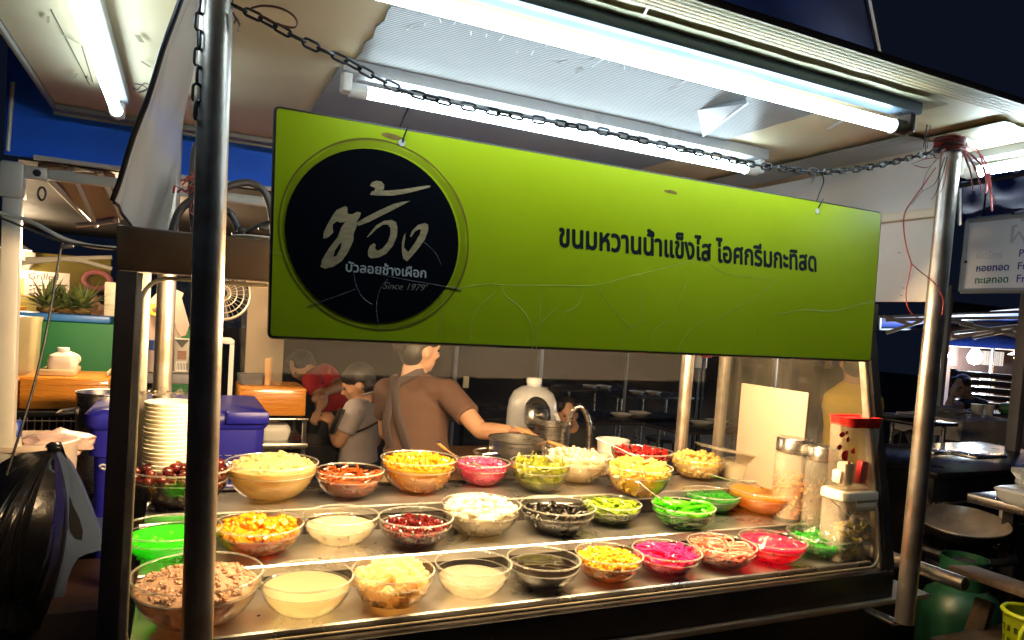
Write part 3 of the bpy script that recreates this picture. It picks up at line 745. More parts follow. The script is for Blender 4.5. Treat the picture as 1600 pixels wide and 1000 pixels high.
def bowl(u, v, w, vb, z, label, kind, col, lev=.7, dome=.0, n=150, size=.012, col2=None, seed=1, clear=.4, Hs=1.0, name='glass_bowl', dy=0):
    q = atZ(u, vb, z); D = depth(q); R = w/2/F*D*1.03
    Yc = q.y+.42*R+dy; c = atY(u, v, Yc); H = max(.35*R*2*.9, min(.50*R*2, c.z-z))*Hs
    c.z = z+.0015
    lev = min(.86, lev+.09)
    if kind in ('cubes', 'slabs', 'beans', 'strands', 'balls'): size *= .84; n = int(n*1.45)
    t = thing(name, label, 'bowl', c, BOWLS)
    link('bowl', bowl_mesh(R, H), M_glass, t, True)
    mb = MB()
    for f_, r_ in ((1.0, .0022), (.725, .0012)):
        mb.tube([Vector(((R*bprof(f_)-.001)*math.cos(a), (R*bprof(f_)-.001)*math.sin(a), H*f_)) for a in [2*PI*k/48 for k in range(48)]], r_, 8, closed=True)
    mb.build('rim', M_rim, t, local=True)
    rnd = random.Random(seed*13+5); mb = MB()
    base = dict(sss=.4, sscale=.03, transl=.5)
    two = dict(col2=col2 or tuple(x*.72 for x in col), island=True)
    nm = 'topping'
    if kind == 'paste':
        fill_mesh(mb, R, H, lev, dome, size*.8, 55, seed)
        for p in spots(rnd, R, H, lev, dome, n, size, .1): mb.ico(p, (size*rnd.uniform(.4, .9), size*rnd.uniform(.4, .9), size*rnd.uniform(.3, .6)), 1, .5, 2, rotr(rnd), rnd.random()*9)
        m = mat('paste_topping', col, .62, 0, vs=70, col2=col2 or tuple(x*.8 for x in col), bump=.9, bs=260, sss=.4, sscale=.03, transl=.5)
    elif kind == 'cubes':
        fill_mesh(mb, R, H, lev*.93, dome*.9, size*.5, 60, seed, size*.25)
        for p in spots(rnd, R, H, lev, dome, n, size): mb.box(p, [size*rnd.uniform(.75, 1.15) for _ in range(3)], rotr(rnd), size*.16, 1)
        m = mat('cube_topping', col, .28, 0, coat=.8, **two, **base)
    elif kind == 'jelly':
        fill_mesh(mb, R, H, lev*.9, dome*.9, size*.4, 60, seed, size*.3)
        for p in spots(rnd, R, H, lev, dome, n, size): mb.box(p, [size*rnd.uniform(.7, 1.2) for _ in range(3)], rotr(rnd), size*.14, 1)
        m = syrup('clear_jelly', col, clear)
    elif kind == 'balls':
        fill_mesh(mb, R, H, lev*.9, dome*.9, size*.4, 60, seed, size*.3)
        for p in spots(rnd, R, H, lev, dome, n, size, .45): mb.ico(p, [size*.5*rnd.uniform(.85, 1.15) for _ in range(3)], 2, .12, 2, rotr(rnd), rnd.random()*9)
        m = mat('round_topping', col, .3, 0, coat=.8, **two, **base)
    elif kind == 'beans':
        fill_mesh(mb, R, H, lev*.9, dome*.9, size*.3, 60, seed, size*.3)
        for p in spots(rnd, R, H, lev, dome, n, size, .4): mb.ico(p, (size*.62, size*.36, size*.34), 1, .1, 2, rotr(rnd), rnd.random()*9)
        m = mat('bean_topping', col, .22, 0, coat=.9, **two, **base)
    elif kind == 'strands':
        fill_mesh(mb, R, H, lev*.85, dome*.8, size*.5, 60, seed, size*.4)
        for p in spots(rnd, R, H, lev, dome, n, size, .4):
            a = rnd.uniform(0, 6.3); d = Vector((math.cos(a), math.sin(a), rnd.uniform(-.3, .3)))*size*1.6; k = Vector((-d.y, d.x, size))*rnd.uniform(-.5, .5)
            P = []
            for s_ in (-1, -.4, .3, 1):
                x = p+d*s_+k*(1-s_*s_); rr = math.hypot(x.x, x.y); lim = max(.004, inr(R, H, x.z)-.004)
                if rr > lim: x.x *= lim/rr; x.y *= lim/rr
                P.append(x)
            mb.tube(cr(P, 3), size*.2, 6)
        m = mat('strand_topping', col, .3, 0, coat=.8, **two, **base)
    elif kind == 'slabs':
        fill_mesh(mb, R, H, lev*.9, dome*.8, size*.3, 40, seed, size*.2)
        for p in spots(rnd, R, H, lev, dome, n, size, .3): mb.box(p*Vector((.9, .9, 1)).x if False else p, (size*1.3, size*.7, size*.35), rotr(rnd), size*.1, 2)
        m = mat('sliced_topping', col, .35, 0, coat=.6, **two, **base)
    elif kind == 'leaves':
        fill_mesh(mb, R, H, lev*.55, 0, .003, 50, seed, .006)
        for p in spots(rnd, R, H, lev, dome, n, size, .35):
            e = rotr(rnd).to_matrix(); L = size*rnd.uniform(.8, 1.4); wd = size*.35
            def lf(a, b, p=p, e=e, L=L, wd=wd):
                x = (a-.5)*2; q_ = p+e @ Vector((x*L, (b-.5)*2*wd*(1-x*x*.8), .25*L*(x*x)+.15*wd*abs(b-.5)*2))
                rr = math.hypot(q_.x, q_.y); lim = max(.004, inr(R, H, max(.01, min(q_.z, H)))-.002)
                if rr > lim: q_.x *= lim/rr; q_.y *= lim/rr
                q_.z = max(q_.z, .009); return q_
            mb.grid(lf, 6, 2)
        m = mat('leaf_topping', col, .35, 0, coat=.5, transl=.35, **two)
    else:
        fill_mesh(mb, R, H, lev, 0, size*.05, 60, seed); m = syrup('liquid_topping', col, clear) if max(col) > .02 else mat('dark_syrup', col, .06, 0, var=0, coat=1.0, rv=0)
    o = mb.build(nm, m, t, 35, local=True)
    if kind in ('liquid', 'jelly', 'cubes', 'beans') and size > .0001 and kind == 'liquid' and n:
        mb = MB()
        for p in spots(rnd, R, H, lev*.98, 0, n, size, .55): mb.box(p-Vector((0, 0, size*.3)), [size*rnd.uniform(.6, 1.1) for _ in range(3)], rotr(rnd), size*.2, 1)
        mb.build('jelly_pieces', syrup('pale_jelly', col2 or col, clear*.8), t, local=True)
    t['r'] = R; t['h'] = H
    return t, R, H
A, A2, B, C = ZA, ZBB, ZBB, ZC
bowl(283, 730, 150, 797, A, 'glass bowl of dark red candied fruit beside the white bowl stack', 'balls', (.17, .016, .010), .82, .012, 90, .030, (.07, .006, .005), 1)
bowl(426, 722, 138, 786, A, 'wide glass bowl heaped with grainy pale cream mash, back row', 'paste', (.80, .66, .33), .80, .030, 160, .010, (.72, .54, .22), 2)
bowl(547, 735, 104, 782, A, 'small glass bowl of orange brown preserved fruit in syrup', 'strands', (.50, .14, .02), .68, .008, 70, .022, (.34, .06, .01), 3)
bowl(655, 716, 118, 774, A, 'glass bowl heaped with diced golden yellow fruit, back row', 'cubes', (.86, .50, .03), .80, .018, 240, .013, (.70, .36, .015), 4)
pinkb = bowl(755, 722, 84, 762, A, 'glass bowl of bright pink cubes in the back row with a spoon', 'cubes', (.92, .14, .30), .74, .014, 170, .013, (.90, .06, .20), 5)
bowl(845, 722, 92, 768, A, 'glass bowl of olive green leaf strips in the back row', 'leaves', (.34, .36, .04), .66, .016, 110, .024, (.22, .24, .02), 6, dy=-.03)
bowl(903, 710, 102, 758, A, 'glass bowl of creamy white flakes behind the black jelly bowl', 'slabs', (.88, .80, .62), .78, .022, 80, .022, (.80, .68, .45), 7)
jack = bowl(998, 728, 104, 777, A, 'deep glass bowl of large yellow fruit slices, back row', 'slabs', (.88, .64, .16), .84, .012, 90, .030, (.80, .50, .08), 8, dy=-.02)
redb = bowl(1003, 704, 96, 742, A, 'glass bowl of red flakes with a long spoon, half hidden by the yellow slices', 'slabs', (.52, .03, .025), .74, .010, 70, .022, (.40, .02, .02), 9, dy=.02)
bowl(1090, 716, 84, 752, A, 'glass bowl heaped with pale yellow balls, back row', 'balls', (.90, .72, .26), .80, .028, 110, .022, (.84, .62, .18), 10)
orb = bowl(1195, 765, 112, 808, A2, 'wide glass bowl of cloudy orange liquid with a spoon, near the jars', 'liquid', (.86, .42, .03), .80, 0, 0, .012, None, 11, .10)
bowl(268, 825, 146, 880, B, 'glass bowl of bright green liquid behind the left pole', 'liquid', (.06, .88, .02), .58, 0, 26, .016, (.14, .85, .04), 12, .18)
bowl(405, 818, 134, 872, B, 'glass bowl of orange fruit chunks in syrup, middle row', 'cubes', (.92, .46, .02), .70, .016, 130, .019, (.86, .36, .01), 13)
bowl(533, 805, 116, 857, B, 'glass bowl half full of milky white syrup, middle row', 'liquid', (.76, .70, .56), .55, 0, 30, .012, (.8, .76, .66), 14, .45)
bowl(650, 808, 116, 858, B, 'glass bowl of dark red beans in the middle row', 'beans', (.20, .014, .014), .56, .010, 190, .017, (.10, .008, .008), 15)
bowl(752, 787, 124, 842, B, 'glass bowl heaped with white coconut jelly, middle row', 'cubes', (.88, .82, .68), .74, .022, 170, .018, (.80, .74, .58), 16)
bowl(872, 790, 118, 838, B, 'glass bowl of shiny black jelly lumps in the middle row', 'slabs', (.007, .006, .005), .52, .012, 60, .024, (.012, .010, .006), 17)
bowl(955, 785, 94, 823, B, 'small glass bowl of yellow green jelly strands, middle row', 'strands', (.34, .46, .03), .58, .008, 150, .022, (.22, .36, .015), 18)
gb = bowl(1068, 790, 98, 830, B, 'glass bowl of bright lime green jelly noodles with a spoon', 'strands', (.10, .62, .004), .62, .006, 90, .036, (.05, .50, .003), 19)
bowl(1112, 774, 90, 810, B, 'glass bowl of grainy dark green jelly behind the lime noodles', 'paste', (.04, .40, .02), .74, .0, 90, .007, (.02, .26, .01), 20, dy=.04)
bowl(310, 895, 192, 988, C, 'large glass bowl of brown taro mash in front behind the left pole', 'paste', (.64, .42, .29), .66, .026, 420, .009, (.52, .32, .20), 21)
bowl(480, 900, 142, 970, C, 'glass bowl of clear pale syrup at the front left', 'liquid', (.78, .70, .46), .62, 0, 0, .01, None, 22, .55)
bowl(615, 890, 128, 955, C, 'glass bowl heaped with clear jelly cubes, front row', 'jelly', (.82, .70, .44), .68, .018, 130, .020, None, 23, .5)
bowl(740, 880, 120, 940, C, 'glass bowl of tiny clear pearls in the front row, half empty', 'liquid', (.62, .56, .44), .48, 0, 160, .005, (.66, .62, .52), 24, .6)
bowl(850, 873, 115, 926, C, 'glass bowl of black grass jelly syrup in the front row', 'liquid', (.006, .004, .003), .64, 0, 0, .01, None, 25, .06)
bowl(952, 865, 106, 915, C, 'glass bowl of small yellow corn pieces, front row', 'cubes', (.90, .58, .03), .68, .014, 300, .011, (.84, .44, .015), 26)
bowl(1042, 860, 108, 904, C, 'glass bowl of hot pink jelly in the front row without wrap', 'strands', (.95, .04, .26), .66, .008, 130, .022, (.92, .015, .20), 27)
bowl(1128, 850, 106, 893, C, 'glass bowl of pink and white coated pieces, front row', 'strands', (.92, .60, .46), .62, .006, 150, .020, (.86, .12, .07), 28)
mag, mR, mH = bowl(1208, 843, 102, 885, C, 'glass bowl of crimson liquid covered with crumpled plastic film', 'liquid', (.92, .002, .13), .78, 0, 30, .012, (.85, .01, .10), 29, .05)
gre, gR, gH = bowl(1283, 835, 100, 875, C, 'glass bowl of green jelly covered with plastic film, last in the front row', 'cubes', (.05, .58, .03), .62, .004, 60, .022, (.02, .42, .02), 30)
def wrap(t, R, H, seed, hh=.02):
    mb = MB()
    def fn(a, b):
        an = 2*PI*a; r = R*1.06*b; n_ = noise.noise(Vector((math.cos(an)*3*b, math.sin(an)*3*b, seed)))*1.2+noise.noise(Vector((math.cos(an)*9*b, math.sin(an)*9*b, seed+3)))*.7
        z = H*1.012+hh*(1-b)*(.5+n_)+.004*n_ if b < .93 else H*(1.01-1.4*(b-.93)*3)+.004*n_
        r *= 1+.03*n_*b
        if b >= .93: r = max(r, R*1.02)
        return Vector((r*math.cos(an), r*math.sin(an), z))
    mb.grid(fn, 72, 18); bmesh.ops.remove_doubles(mb.bm, verts=list(mb.bm.verts), dist=1e-5)
    return mb.build('plastic_wrap', M_film, t, 30, local=True)
wrap(mag, mR, mH, 2); wrap(gre, gR, gH, 8, .05)
# spoons standing in the bowls
M_spoon = mat('polished_spoon', (.80, .78, .74), .16, 1, var=.1); M_wspoon = mat('white_spoon', (.85, .82, .76), .3, 0, var=.05)
def spoon(label, P, Y, mt=M_spoon, wd=.009, bowl_end=True):
    pts = cr([atY(u, v, y) for (u, v), y in zip(P, Y)], 8); n = len(pts)
    r = [wd*(.75 if i/n < .25 else .45 if i/n < .7 else .5) for i in range(n)]
    mb = MB(); mb.tube(pts, r, 10, flat=.35)
    if bowl_end:
        d = (pts[-1]-pts[-4]).normalized(); R = d.to_track_quat('X', 'Z').to_matrix(); c = pts[-1]+d*.018
        mb.lathe([(0, -.004), (.010, -.002), (.0155, .004), (.0145, .0045), (.0095, -.0005), (0, -.0025)], 20, c, R @ Matrix.Diagonal((1.5, 1, 1)))
    tag(mb.build('spoon', mt), label, 'spoon', 'spoons in the topping bowls')
spoon('metal spoon leaning in the pink cubes', [(684, 691), (700, 704), (720, 716), (738, 724)], (1.875, 1.89, 1.91, 1.93), M_spoon, .013)
spoon('thin metal spoon leaning in the red flakes, back row', [(932, 685), (950, 693), (970, 702), (985, 710)], (1.99, 1.985, 1.98, 1.97), M_wspoon, .009)
spoon('white spoon half buried in the large yellow slices', [(962, 745), (978, 738), (990, 730)], (1.80, 1.83, 1.86), M_wspoon, .014)
spoon('metal spoon resting on the bowl of orange liquid', [(1104, 740), (1125, 746), (1150, 753), (1190, 763)], (1.72, 1.725, 1.73, 1.74), M_spoon, .013)
spoon('white spoon leaning in the lime green noodles', [(996, 753), (1015, 768), (1040, 784), (1066, 797)], (1.60, 1.62, 1.64, 1.66), M_wspoon, .009)

# ---- boxes, jars and packets at the right end of the case
q = atZ(1160, 745, ZA); tub = thing('plastic_tub', 'cloudy plastic tub of white filling with its lid leaning on it', 'tub', (atY(1158, 735, 1.97).x, 1.97, ZA))
c = tub.location; w2 = .115
mb = MB(); mb.lathe([(0, 0), (.062, 0), (.066, .004), (.082, .062), (.086, .064), (.086, .068), (.080, .068), (.064, .006), (0, .005)], 36, c, Matrix.Diagonal((1.3, .85, 1))); mb.build('tub', M_clear, tub)
mb = MB(); mb.lathe([(0, .007), (.0625, .008), (.076, .058), (0, .062)], 36, c, Matrix.Diagonal((1.3, .85, 1))); mb.build('filling', mat('white_filling', (.80, .72, .52), .5, 0, var=.1, sss=.2), tub)
a_, b_ = atY(1104, 696, 1.93), atY(1184, 712, 1.93); R = (b_-a_).to_track_quat('X', 'Z').to_matrix()
mb = MB(); mb.box((a_+b_)/2, ((b_-a_).length, .13, .004), R, .002); mb.box((a_+b_)/2-R @ Vector((0, 0, .004)), ((b_-a_).length*.94, .12, .005), R, .002); mb.build('lid', M_clear, tub)
mb = MB(); mb.ico(atY(1192, 722, 1.95), (.022, .03, .038), 2, .25, 3); mb.build('lid_clip', mat('dark_clear_film', (.22, .18, .12), .2, 0), tub)
def jar(u, vt, vb, w, Y, label, cont):
    c = atY(u, vb, Y); zt = atY(u, vt, Y).z; c.z = ZBB+.001; H = zt-c.z; R = w/2/F*depth(c)
    t = thing('glass_jar', label, 'jar', c, 'metal lidded jars')
    mb = MB(); mb.lathe([(0, 0), (R*.93, 0), (R, .008), (R, H*.76), (R*.93, H*.82), (R*.90, H*.82), (R*.96, H*.75), (R*.96, .010), (0, .004)], 36, c); mb.build('jar', M_clear, t)
    mb = MB(); mb.lathe([(0, H), (R*.94, H), (R*1.0, H*.985), (R*1.0, H*.83), (R*.95, H*.825), (0, H*.825)], 36, c); mb.build('lid', M_steel, t)
    rnd = random.Random(int(u)); mb = MB(); mb.lathe([(0, .006), (R*.8, .008), (R*.8, H*.45), (0, H*.5)], 24, c)
    for k in range(130):
        a = rnd.uniform(0, 6.3); r = R*.84*(1 if rnd.random() < .7 else rnd.random()); mb.box(c+Vector((r*math.cos(a), r*math.sin(a), rnd.uniform(.014, H*.58))), (.014, .012, .006), rotr(rnd), .002, 1)
    mb.build('contents', cont, t)
jar(1232, 684, 790, 52, 1.67, 'tall jar of colourful candied pieces with brushed metal lid', mat('candied_pieces', (.85, .45, .08), .4, 0, col2=(.72, .16, .06), island=True))
jar(1277, 697, 800, 46, 1.575, 'dim jar with brushed metal lid, half hidden behind the clear boxes', mat('brown_pieces', (.22, .14, .06), .4, 0, col2=(.10, .06, .03), island=True))
# white lidded box with packets, and the red lidded box on it
def rbox_prof(w, d, r, n=6):
    P = []
    for cx, cy, a0 in ((w/2-r, d/2-r, 0), (-w/2+r, d/2-r, 90), (-w/2+r, -d/2+r, 180), (w/2-r, -d/2+r, 270)):
        for k in range(n+1): a = math.radians(a0+90*k/n); P.append((cx+r*math.cos(a), cy+r*math.sin(a)))
    return P
def rbox(mb, c, w, d, r, zs):
    """stack of rounded rectangles: zs = (height, scale) outlines, open at neither end"""
    P = rbox_prof(w, d, r); rings = []
    for z, s_ in zs: rings.append([mb.bm.verts.new(Vector(c)+Vector((x*s_, y*s_, z))) for x, y in P])
    n = len(P)
    for A_, B_ in zip(rings, rings[1:]):
        for k in range(n): mb.bm.faces.new((A_[k], A_[(k+1) % n], B_[(k+1) % n], B_[k]))
    mb.bm.faces.new(rings[0][::-1]); mb.bm.faces.new(rings[-1])
bc = Vector((1.772, 1.420, ZC+.001))
D = depth(bc); bw = .148; zt = atY(1338, 768, 1.42).z; bh = zt-bc.z
bt = thing('storage_box', 'clear plastic box with white lid holding coloured snack packets and a scoop', 'box', bc)
mb = MB(); rbox(mb, bc, bw, .088, .022, [(0, .9), (.004, .95), (bh*.5, .985), (bh, 1.0), (bh, .965), (bh*.5, .95), (.007, .91), (.006, .5)]); mb.build('box', M_clear, bt)
mb = MB(); rbox(mb, bc, bw*1.04, .096, .024, [(bh-.014, .97), (bh-.014, 1.0), (bh+.004, 1.0), (bh+.009, .97), (bh+.009, .5)]); mb.build('lid', M_cream, bt)
rnd = random.Random(3); mb = MB()
for k in range(95):
    p = bc+Vector((rnd.uniform(-.40, .40)*bw, rnd.uniform(-.030, .030), rnd.uniform(.012, bh*.55))); mb.ico(p, (rnd.uniform(.008, .016), rnd.uniform(.008, .013), rnd.uniform(.006, .011)), 1, .4, 2, rotr(rnd), k)
m_, nt, p_ = nodes('snack_packets'); g_ = nt.nodes.new('ShaderNodeNewGeometry'); r_ = nt.nodes.new('ShaderNodeValToRGB')
el = r_.color_ramp.elements; r_.color_ramp.interpolation = 'CONSTANT'; el[0].color = (.80, .62, .04, 1); el[1].position = .22; el[1].color = (.82, .66, .30, 1)
for po, co in ((.42, (.85, .78, .62, 1)), (.6, (.70, .40, .14, 1)), (.76, (.10, .28, .22, 1)), (.88, (.62, .70, .10, 1))):
    e_ = el.new(po); e_.color = co
nt.links.new(g_.outputs['Random Per Island'], r_.inputs[0]); nt.links.new(r_.outputs[0], p_.inputs['Base Color']); p_.inputs['Roughness'].default_value = .35
mb.build('snack_packet', m_, bt)['kind'] = 'stuff'
mb = MB(); a_ = atY(1293, 776, 1.395); b_ = atY(1330, 808, 1.395); mb.tube([a_, b_], .004, 8, flat=.5); d_ = (b_-a_).normalized(); mb.ico(b_+d_*.02, (.024, .008, .016), 2, 0, 1, d_.to_track_quat('X', 'Z').to_matrix()); mb.build('scoop', M_wspoon, bt)
mb = MB(); a_ = atY(1338, 782, 1.3755); b_ = atY(1378, 797, 1.3755); mb.box2((a_.x, 1.3740, b_.z), (b_.x, 1.3755, a_.z), .0005); mb.build('paper_label', M_cream, bt)
rc = Vector((1.775, 1.424, bc.z+bh+.010)); rh = atY(1337, 651, 1.424).z-rc.z; rw = .130
rt_ = thing('storage_box', 'clear plastic box with bright red lid and red marks, on the white lidded box', 'box', rc)
mb = MB(); rbox(mb, rc, rw, .08, .02, [(0, .9), (.004, .95), (rh*.9, 1.02), (rh*.9, .99), (.007, .91), (.006, .5)]); mb.build('box', M_clear, rt_)
mb = MB(); rbox(mb, rc, rw*1.0, .084, .02, [(rh*.87, .96), (rh*.88, 1.0), (rh*.985, 1.03), (rh, 1.06), (rh*1.005, 1.05), (rh*1.0, .9), (rh*.98, .88), (rh*.975, .3)]); mb.build('lid', M_red, rt_)
mb = MB(); yk = 1.424-.0422
for (u, v, w_, h_) in ((1316, 679, 7, 5), (1325, 687, 4, 5), (1312, 699, 6, 5), (1320, 712, 9, 10), (1333, 705, 5, 5), (1323, 676, 4, 3), (1327, 723, 3, 3)):
    p = atY(u, v, yk); mb.prism([p+Vector((w_/F*D*math.cos(a)*rnd.uniform(.7, 1), 0, h_/F*D*math.sin(a)*rnd.uniform(.7, 1))) for a in [2*PI*k/12 for k in range(12)]], (0, .0006, 0))
mb.build('printed_mark', M_red, rt_, smooth=False)
mb = MB()
for u, v, w_, h_, o_ in ((1320, 740, 10, 18, 0), (1310, 744, 6, 10, .003)):
    p = atY(u, v, 1.415+o_); mb.box(p, (w_*2/F*D, .03, h_*2/F*D), None, .006)
mb.build('white_packet', M_cream, rt_)
mb = MB(); p = atY(1346, 738, 1.413); mb.box(p, (16/F*D, .02, 36/F*D), Euler((0, .08, 0)), .004); mb.build('red_packet', M_red, rt_)
mb = MB(); p = atY(1359, 742, 1.42); mb.ico(p, (11/F*D, .016, 16/F*D), 2, .2); mb.build('orange_packet', mat('orange_packet', (.85, .24, .01), .35), rt_)
# bag of pale sweets behind, bag of packets in front
M_bag = glass('clear_bag', (.97, .95, .90), (.7, .64, .5), 1.5, .12, 1.3, dirt_gleam=.12, bump=.8, bs=40)
def bag(label, u, v, Y, z, w, h, mt, n, size, seed, nm='snack_bag'):
    c = atY(u, v, Y); c.z = z; t = thing(nm, label, 'bag', c); rnd = random.Random(seed)
    mb = MB(); mb.ico(c+Vector((0, 0, h*.48)), (w, w*.6, h*.5), 3, .35, 2.2, None, seed); mb.build('bag', M_bag, t)
    mb = MB()
    for k in range(n):
        a = rnd.uniform(0, 6.3); r = w*.72*math.sqrt(rnd.random()); mb.box(c+Vector((r*math.cos(a), r*.5*math.sin(a), rnd.uniform(.2, .8)*h)), [size*rnd.uniform(.7, 1.2)]*2+[size*.7], rotr(rnd), size*.25, 1)
    mb.build('contents', mt, t); return t
bag('clear bag of pale golden cake pieces behind the clear plastic box', 1262, 812, 1.66, ZBB+.001, .075, .062, mat('cake_pieces', (.84, .60, .26), .5, 0, col2=(.76, .44, .12), island=True), 34, .030, 5)
bag('clear bag of yellow and green candies in front of the clear plastic box', 1330, 868, 1.404, ZC+.001, .040, .052, mat('candy_pieces', (.84, .74, .10), .4, 0, col2=(.60, .62, .24), island=True), 26, .018, 6)

# ---- stack of white bowls inside the left end of the case
q = atZ(264, 770, ZA); sx, sy = atY(264, 700, 1.985).x, 1.985; ztop = atY(264, 622, sy).z; n = 22
R = 37/F*depth((sx, sy, 1.2)); pitch = (ztop-ZA-.04)/n
mb = MB(); mb.lathe([(0, .002), (R*.55, .002), (R*.60, .0), (R*.64, .004), (R*.90, .026), (R*1.0, .036), (R*1.01, .040), (R*.98, .041), (R*.88, .032), (R*.62, .008), (0, .006)], 40); SM = mb.mesh('foam_bowl'); SM.materials.append(mat('cream_foam', (.82, .76, .60), .55, 0, var=.06))
rnd = random.Random(2)
for k in range(n):
    o = bpy.data.objects.new('stacked_bowl', SM); COL.objects.link(o); o.location = (sx+rnd.uniform(-.0015, .0015), sy+rnd.uniform(-.0015, .0015), ZA+.001+k*pitch)
    tag(o, 'cream disposable bowl nested in the tall stack inside the left end of the case' if k < n-1 else 'cream disposable bowl at the very top of the tall stack, rim fully seen', 'bowl', 'stack of cream disposable bowls')
mb = MB(); c = Vector((sx-.01, sy, ztop+.012))
mb.grid(lambda a, b: c+Vector(((a-.5)*.13, (b-.5)*.10, .014*noise.noise(Vector((a*6, b*6, 2)))+.010*noise.noise(Vector((a*17, b*15, 7))))), 24, 18)
tag(mb.build('plastic_sheet', M_film), 'crumpled clear plastic lying on top of the cream bowl stack', 'plastic sheet')
# ================================================================== people
M_eye = mat('eye_dark', (.01, .008, .007), .2, 0, var=0)
def person(label, J, face, hface, shirt, pants, vox=.010, scale=1.0, hairlen=0.0, sleeve=.5, skin=None, midriff=False, straps=None, bun=False, seated=False, legs=True, collar=False):
    """J: joints as world points; face / hface: the way the chest and the head look"""
    skin = skin or M_skin; k = scale
    f = Vector(face).normalized(); hf = Vector(hface).normalized()
    base = Vector((J['hip'].x, J['hip'].y, 0))
    t = thing('person', label, 'person', base)
    up = (J['neck']-J['hip']).normalized(); sd = f.cross(up).normalized()
    hc = J['head']; hs = hf.cross(Vector((0, 0, 1))).normalized(); hu = hs.cross(hf).normalized()
    H = Matrix((hs, hf, hu)).transposed()
    def hp(x, y, z): return hc+H @ (Vector((x, y, z))*k)
    def torso(mb, g, z0=0.0, top=True):
        a, b, c, d = J['hip'], J['waist'], J['chest'], J['neck']
        P = [a.lerp(b, z0), a.lerp(b, .5+z0*.5), b, b.lerp(c, .5), c, c.lerp(d, .4), c.lerp(d, .72), d]
        r = [.165, .155, .142, .150, .165, .158, .105, .055]
        mb.tube(cr(P, 3), [x*k+g for x in [r[min(i//3, 7)]+(r[min(i//3+1, 7)]-r[min(i//3, 7)])*(i % 3)/3 for i in range(22)]], 22, flat=.66, up=f)
        for s_ in ('l', 'r'):
            mb.ico(J['sh_'+s_], .062*k+g, 2); mb.tube([J['sh_'+s_], c.lerp(d, .45)], [.058*k+g, .07*k+g], 12)
    mb = MB()
    mb.ico(hp(0, -.006, .012), Vector((.076, .096, .104))*k, 3, 0, 1, H)
    mb.ico(hp(0, .030, -.052), Vector((.056, .060, .062))*k, 2, 0, 1, H); mb.ico(hp(0, .062, -.088), Vector((.024, .022, .020))*k, 2, 0, 1, H)
    mb.tube([hp(0, .086, .018), hp(0, .104, -.022), hp(0, .086, -.034)], [.010*k, .015*k, .011*k], 8)
    mb.ico(hp(0, .078, -.058), Vector((.026, .018, .012))*k, 2, 0, 1, H)
    for s_ in (-1, 1):
        mb.ico(hp(.078*s_, -.004, -.012), Vector((.010, .024, .034))*k, 2, 0, 1, H); mb.ico(hp(.040*s_, .062, -.022), Vector((.026, .020, .022))*k, 2, 0, 1, H)
        mb.ico(hp(.030*s_, .082, .026), Vector((.026, .012, .008))*k, 1, 0, 1, H)
    mb.tube([J['neck']-up*.02*k, J['neck']+up*.03*k, hp(0, -.012, -.07)], [.062*k, .052*k, .050*k], 14)
    torso(mb, -.004 if not midriff else -.006)
    for s_ in ('l', 'r'):
        a, e, h = J['sh_'+s_], J['el_'+s_], J['ha_'+s_]
        mb.tube([a, a.lerp(e, .5), e], [.054*k, .050*k, .041*k], 12); mb.ico(e, .041*k, 2)
        mb.tube([e, e.lerp(h, .3), h], [.041*k, .042*k, .027*k], 12)
        d = (h-e).normalized(); n1 = d.cross(Vector((0, 0, 1))).normalized(); n2 = d.cross(n1)
        R = Matrix((d, n1, n2)).transposed(); mb.ico(h+d*.045*k, Vector((.048, .036, .017))*k, 2, 0, 1, R)
        for q, (o_, L_) in enumerate(((-.028, .062), (-.010, .072), (.009, .068), (.027, .054))):
            p0 = h+d*.082*k+n1*o_*k; p1 = p0+(d*.6+n2*.35).normalized()*L_*.5*k; p2 = p1+(d*-.1+n2*.9).normalized()*L_*.45*k
            mb.tube([p0-d*.02*k, p0, p1, p2], [.0095*k, .0095*k, .009*k, .0075*k], 8); mb.ico(p2, .0078*k, 1)
        p0 = h+d*.03*k-n1*.032*k; mb.tube([p0, p0+(d*.6-n1*.6)*.035*k, p0+(d*1.0-n1*.35+n2*.4)*.052*k], [.012*k, .011*k, .009*k], 8)
    if legs:
        for s_ in ('l', 'r'):
            kn, ft = J['kn_'+s_], J['ft_'+s_]; hj = J['hip']+sd*(.09*k if s_ == 'r' else -.09*k)
            mb.tube([hj, hj.lerp(kn, .5), kn], [.085*k, .075*k, .055*k], 14); mb.ico(kn, .055*k, 2)
            mb.tube([kn, kn.lerp(ft, .3), ft+Vector((0, 0, .06))], [.055*k, .056*k, .036*k], 14)
            mb.tube([ft+Vector((0, 0, .04))-f*.04, ft+Vector((0, 0, .03))+f*.06, ft+Vector((0, 0, .02))+f*.15], [.038*k, .036*k, .026*k], 12)
    body = link('body', remesh(mb, vox, 5), skin, t)
    # clothes
    mb = MB(); torso(mb, .009*k, .62 if midriff else .12)
    for s_ in ('l', 'r'):
        a, e = J['sh_'+s_], J['el_'+s_]; mb.tube([a, a.lerp(e, sleeve*.6), a.lerp(e, sleeve)], [.066*k, .066*k, .064*k], 14)
    m_ = remesh(mb, vox, 4)
    for v in m_.vertices:
        q = v.co; n_ = noise.noise(Vector((q.x*9, q.y*9, q.z*5)))+.6*noise.noise(Vector((q.x*4+q.z*14, q.y*6, q.z*16)))
        v.co = q+v.normal*.0065*n_
    link('shirt', m_, shirt, t)
    if collar:
        mb = MB(); c = J['neck']+up*.012*k; P = [c+(sd*math.cos(a)*.062+f*math.sin(a)*.056)*k+up*(.016-.018*math.sin(a))*k for a in [2*PI*i/20 for i in range(20)]]
        mb.tube(P, .016*k, 8, closed=True, flat=.5); mb.build('collar', shirt, t)
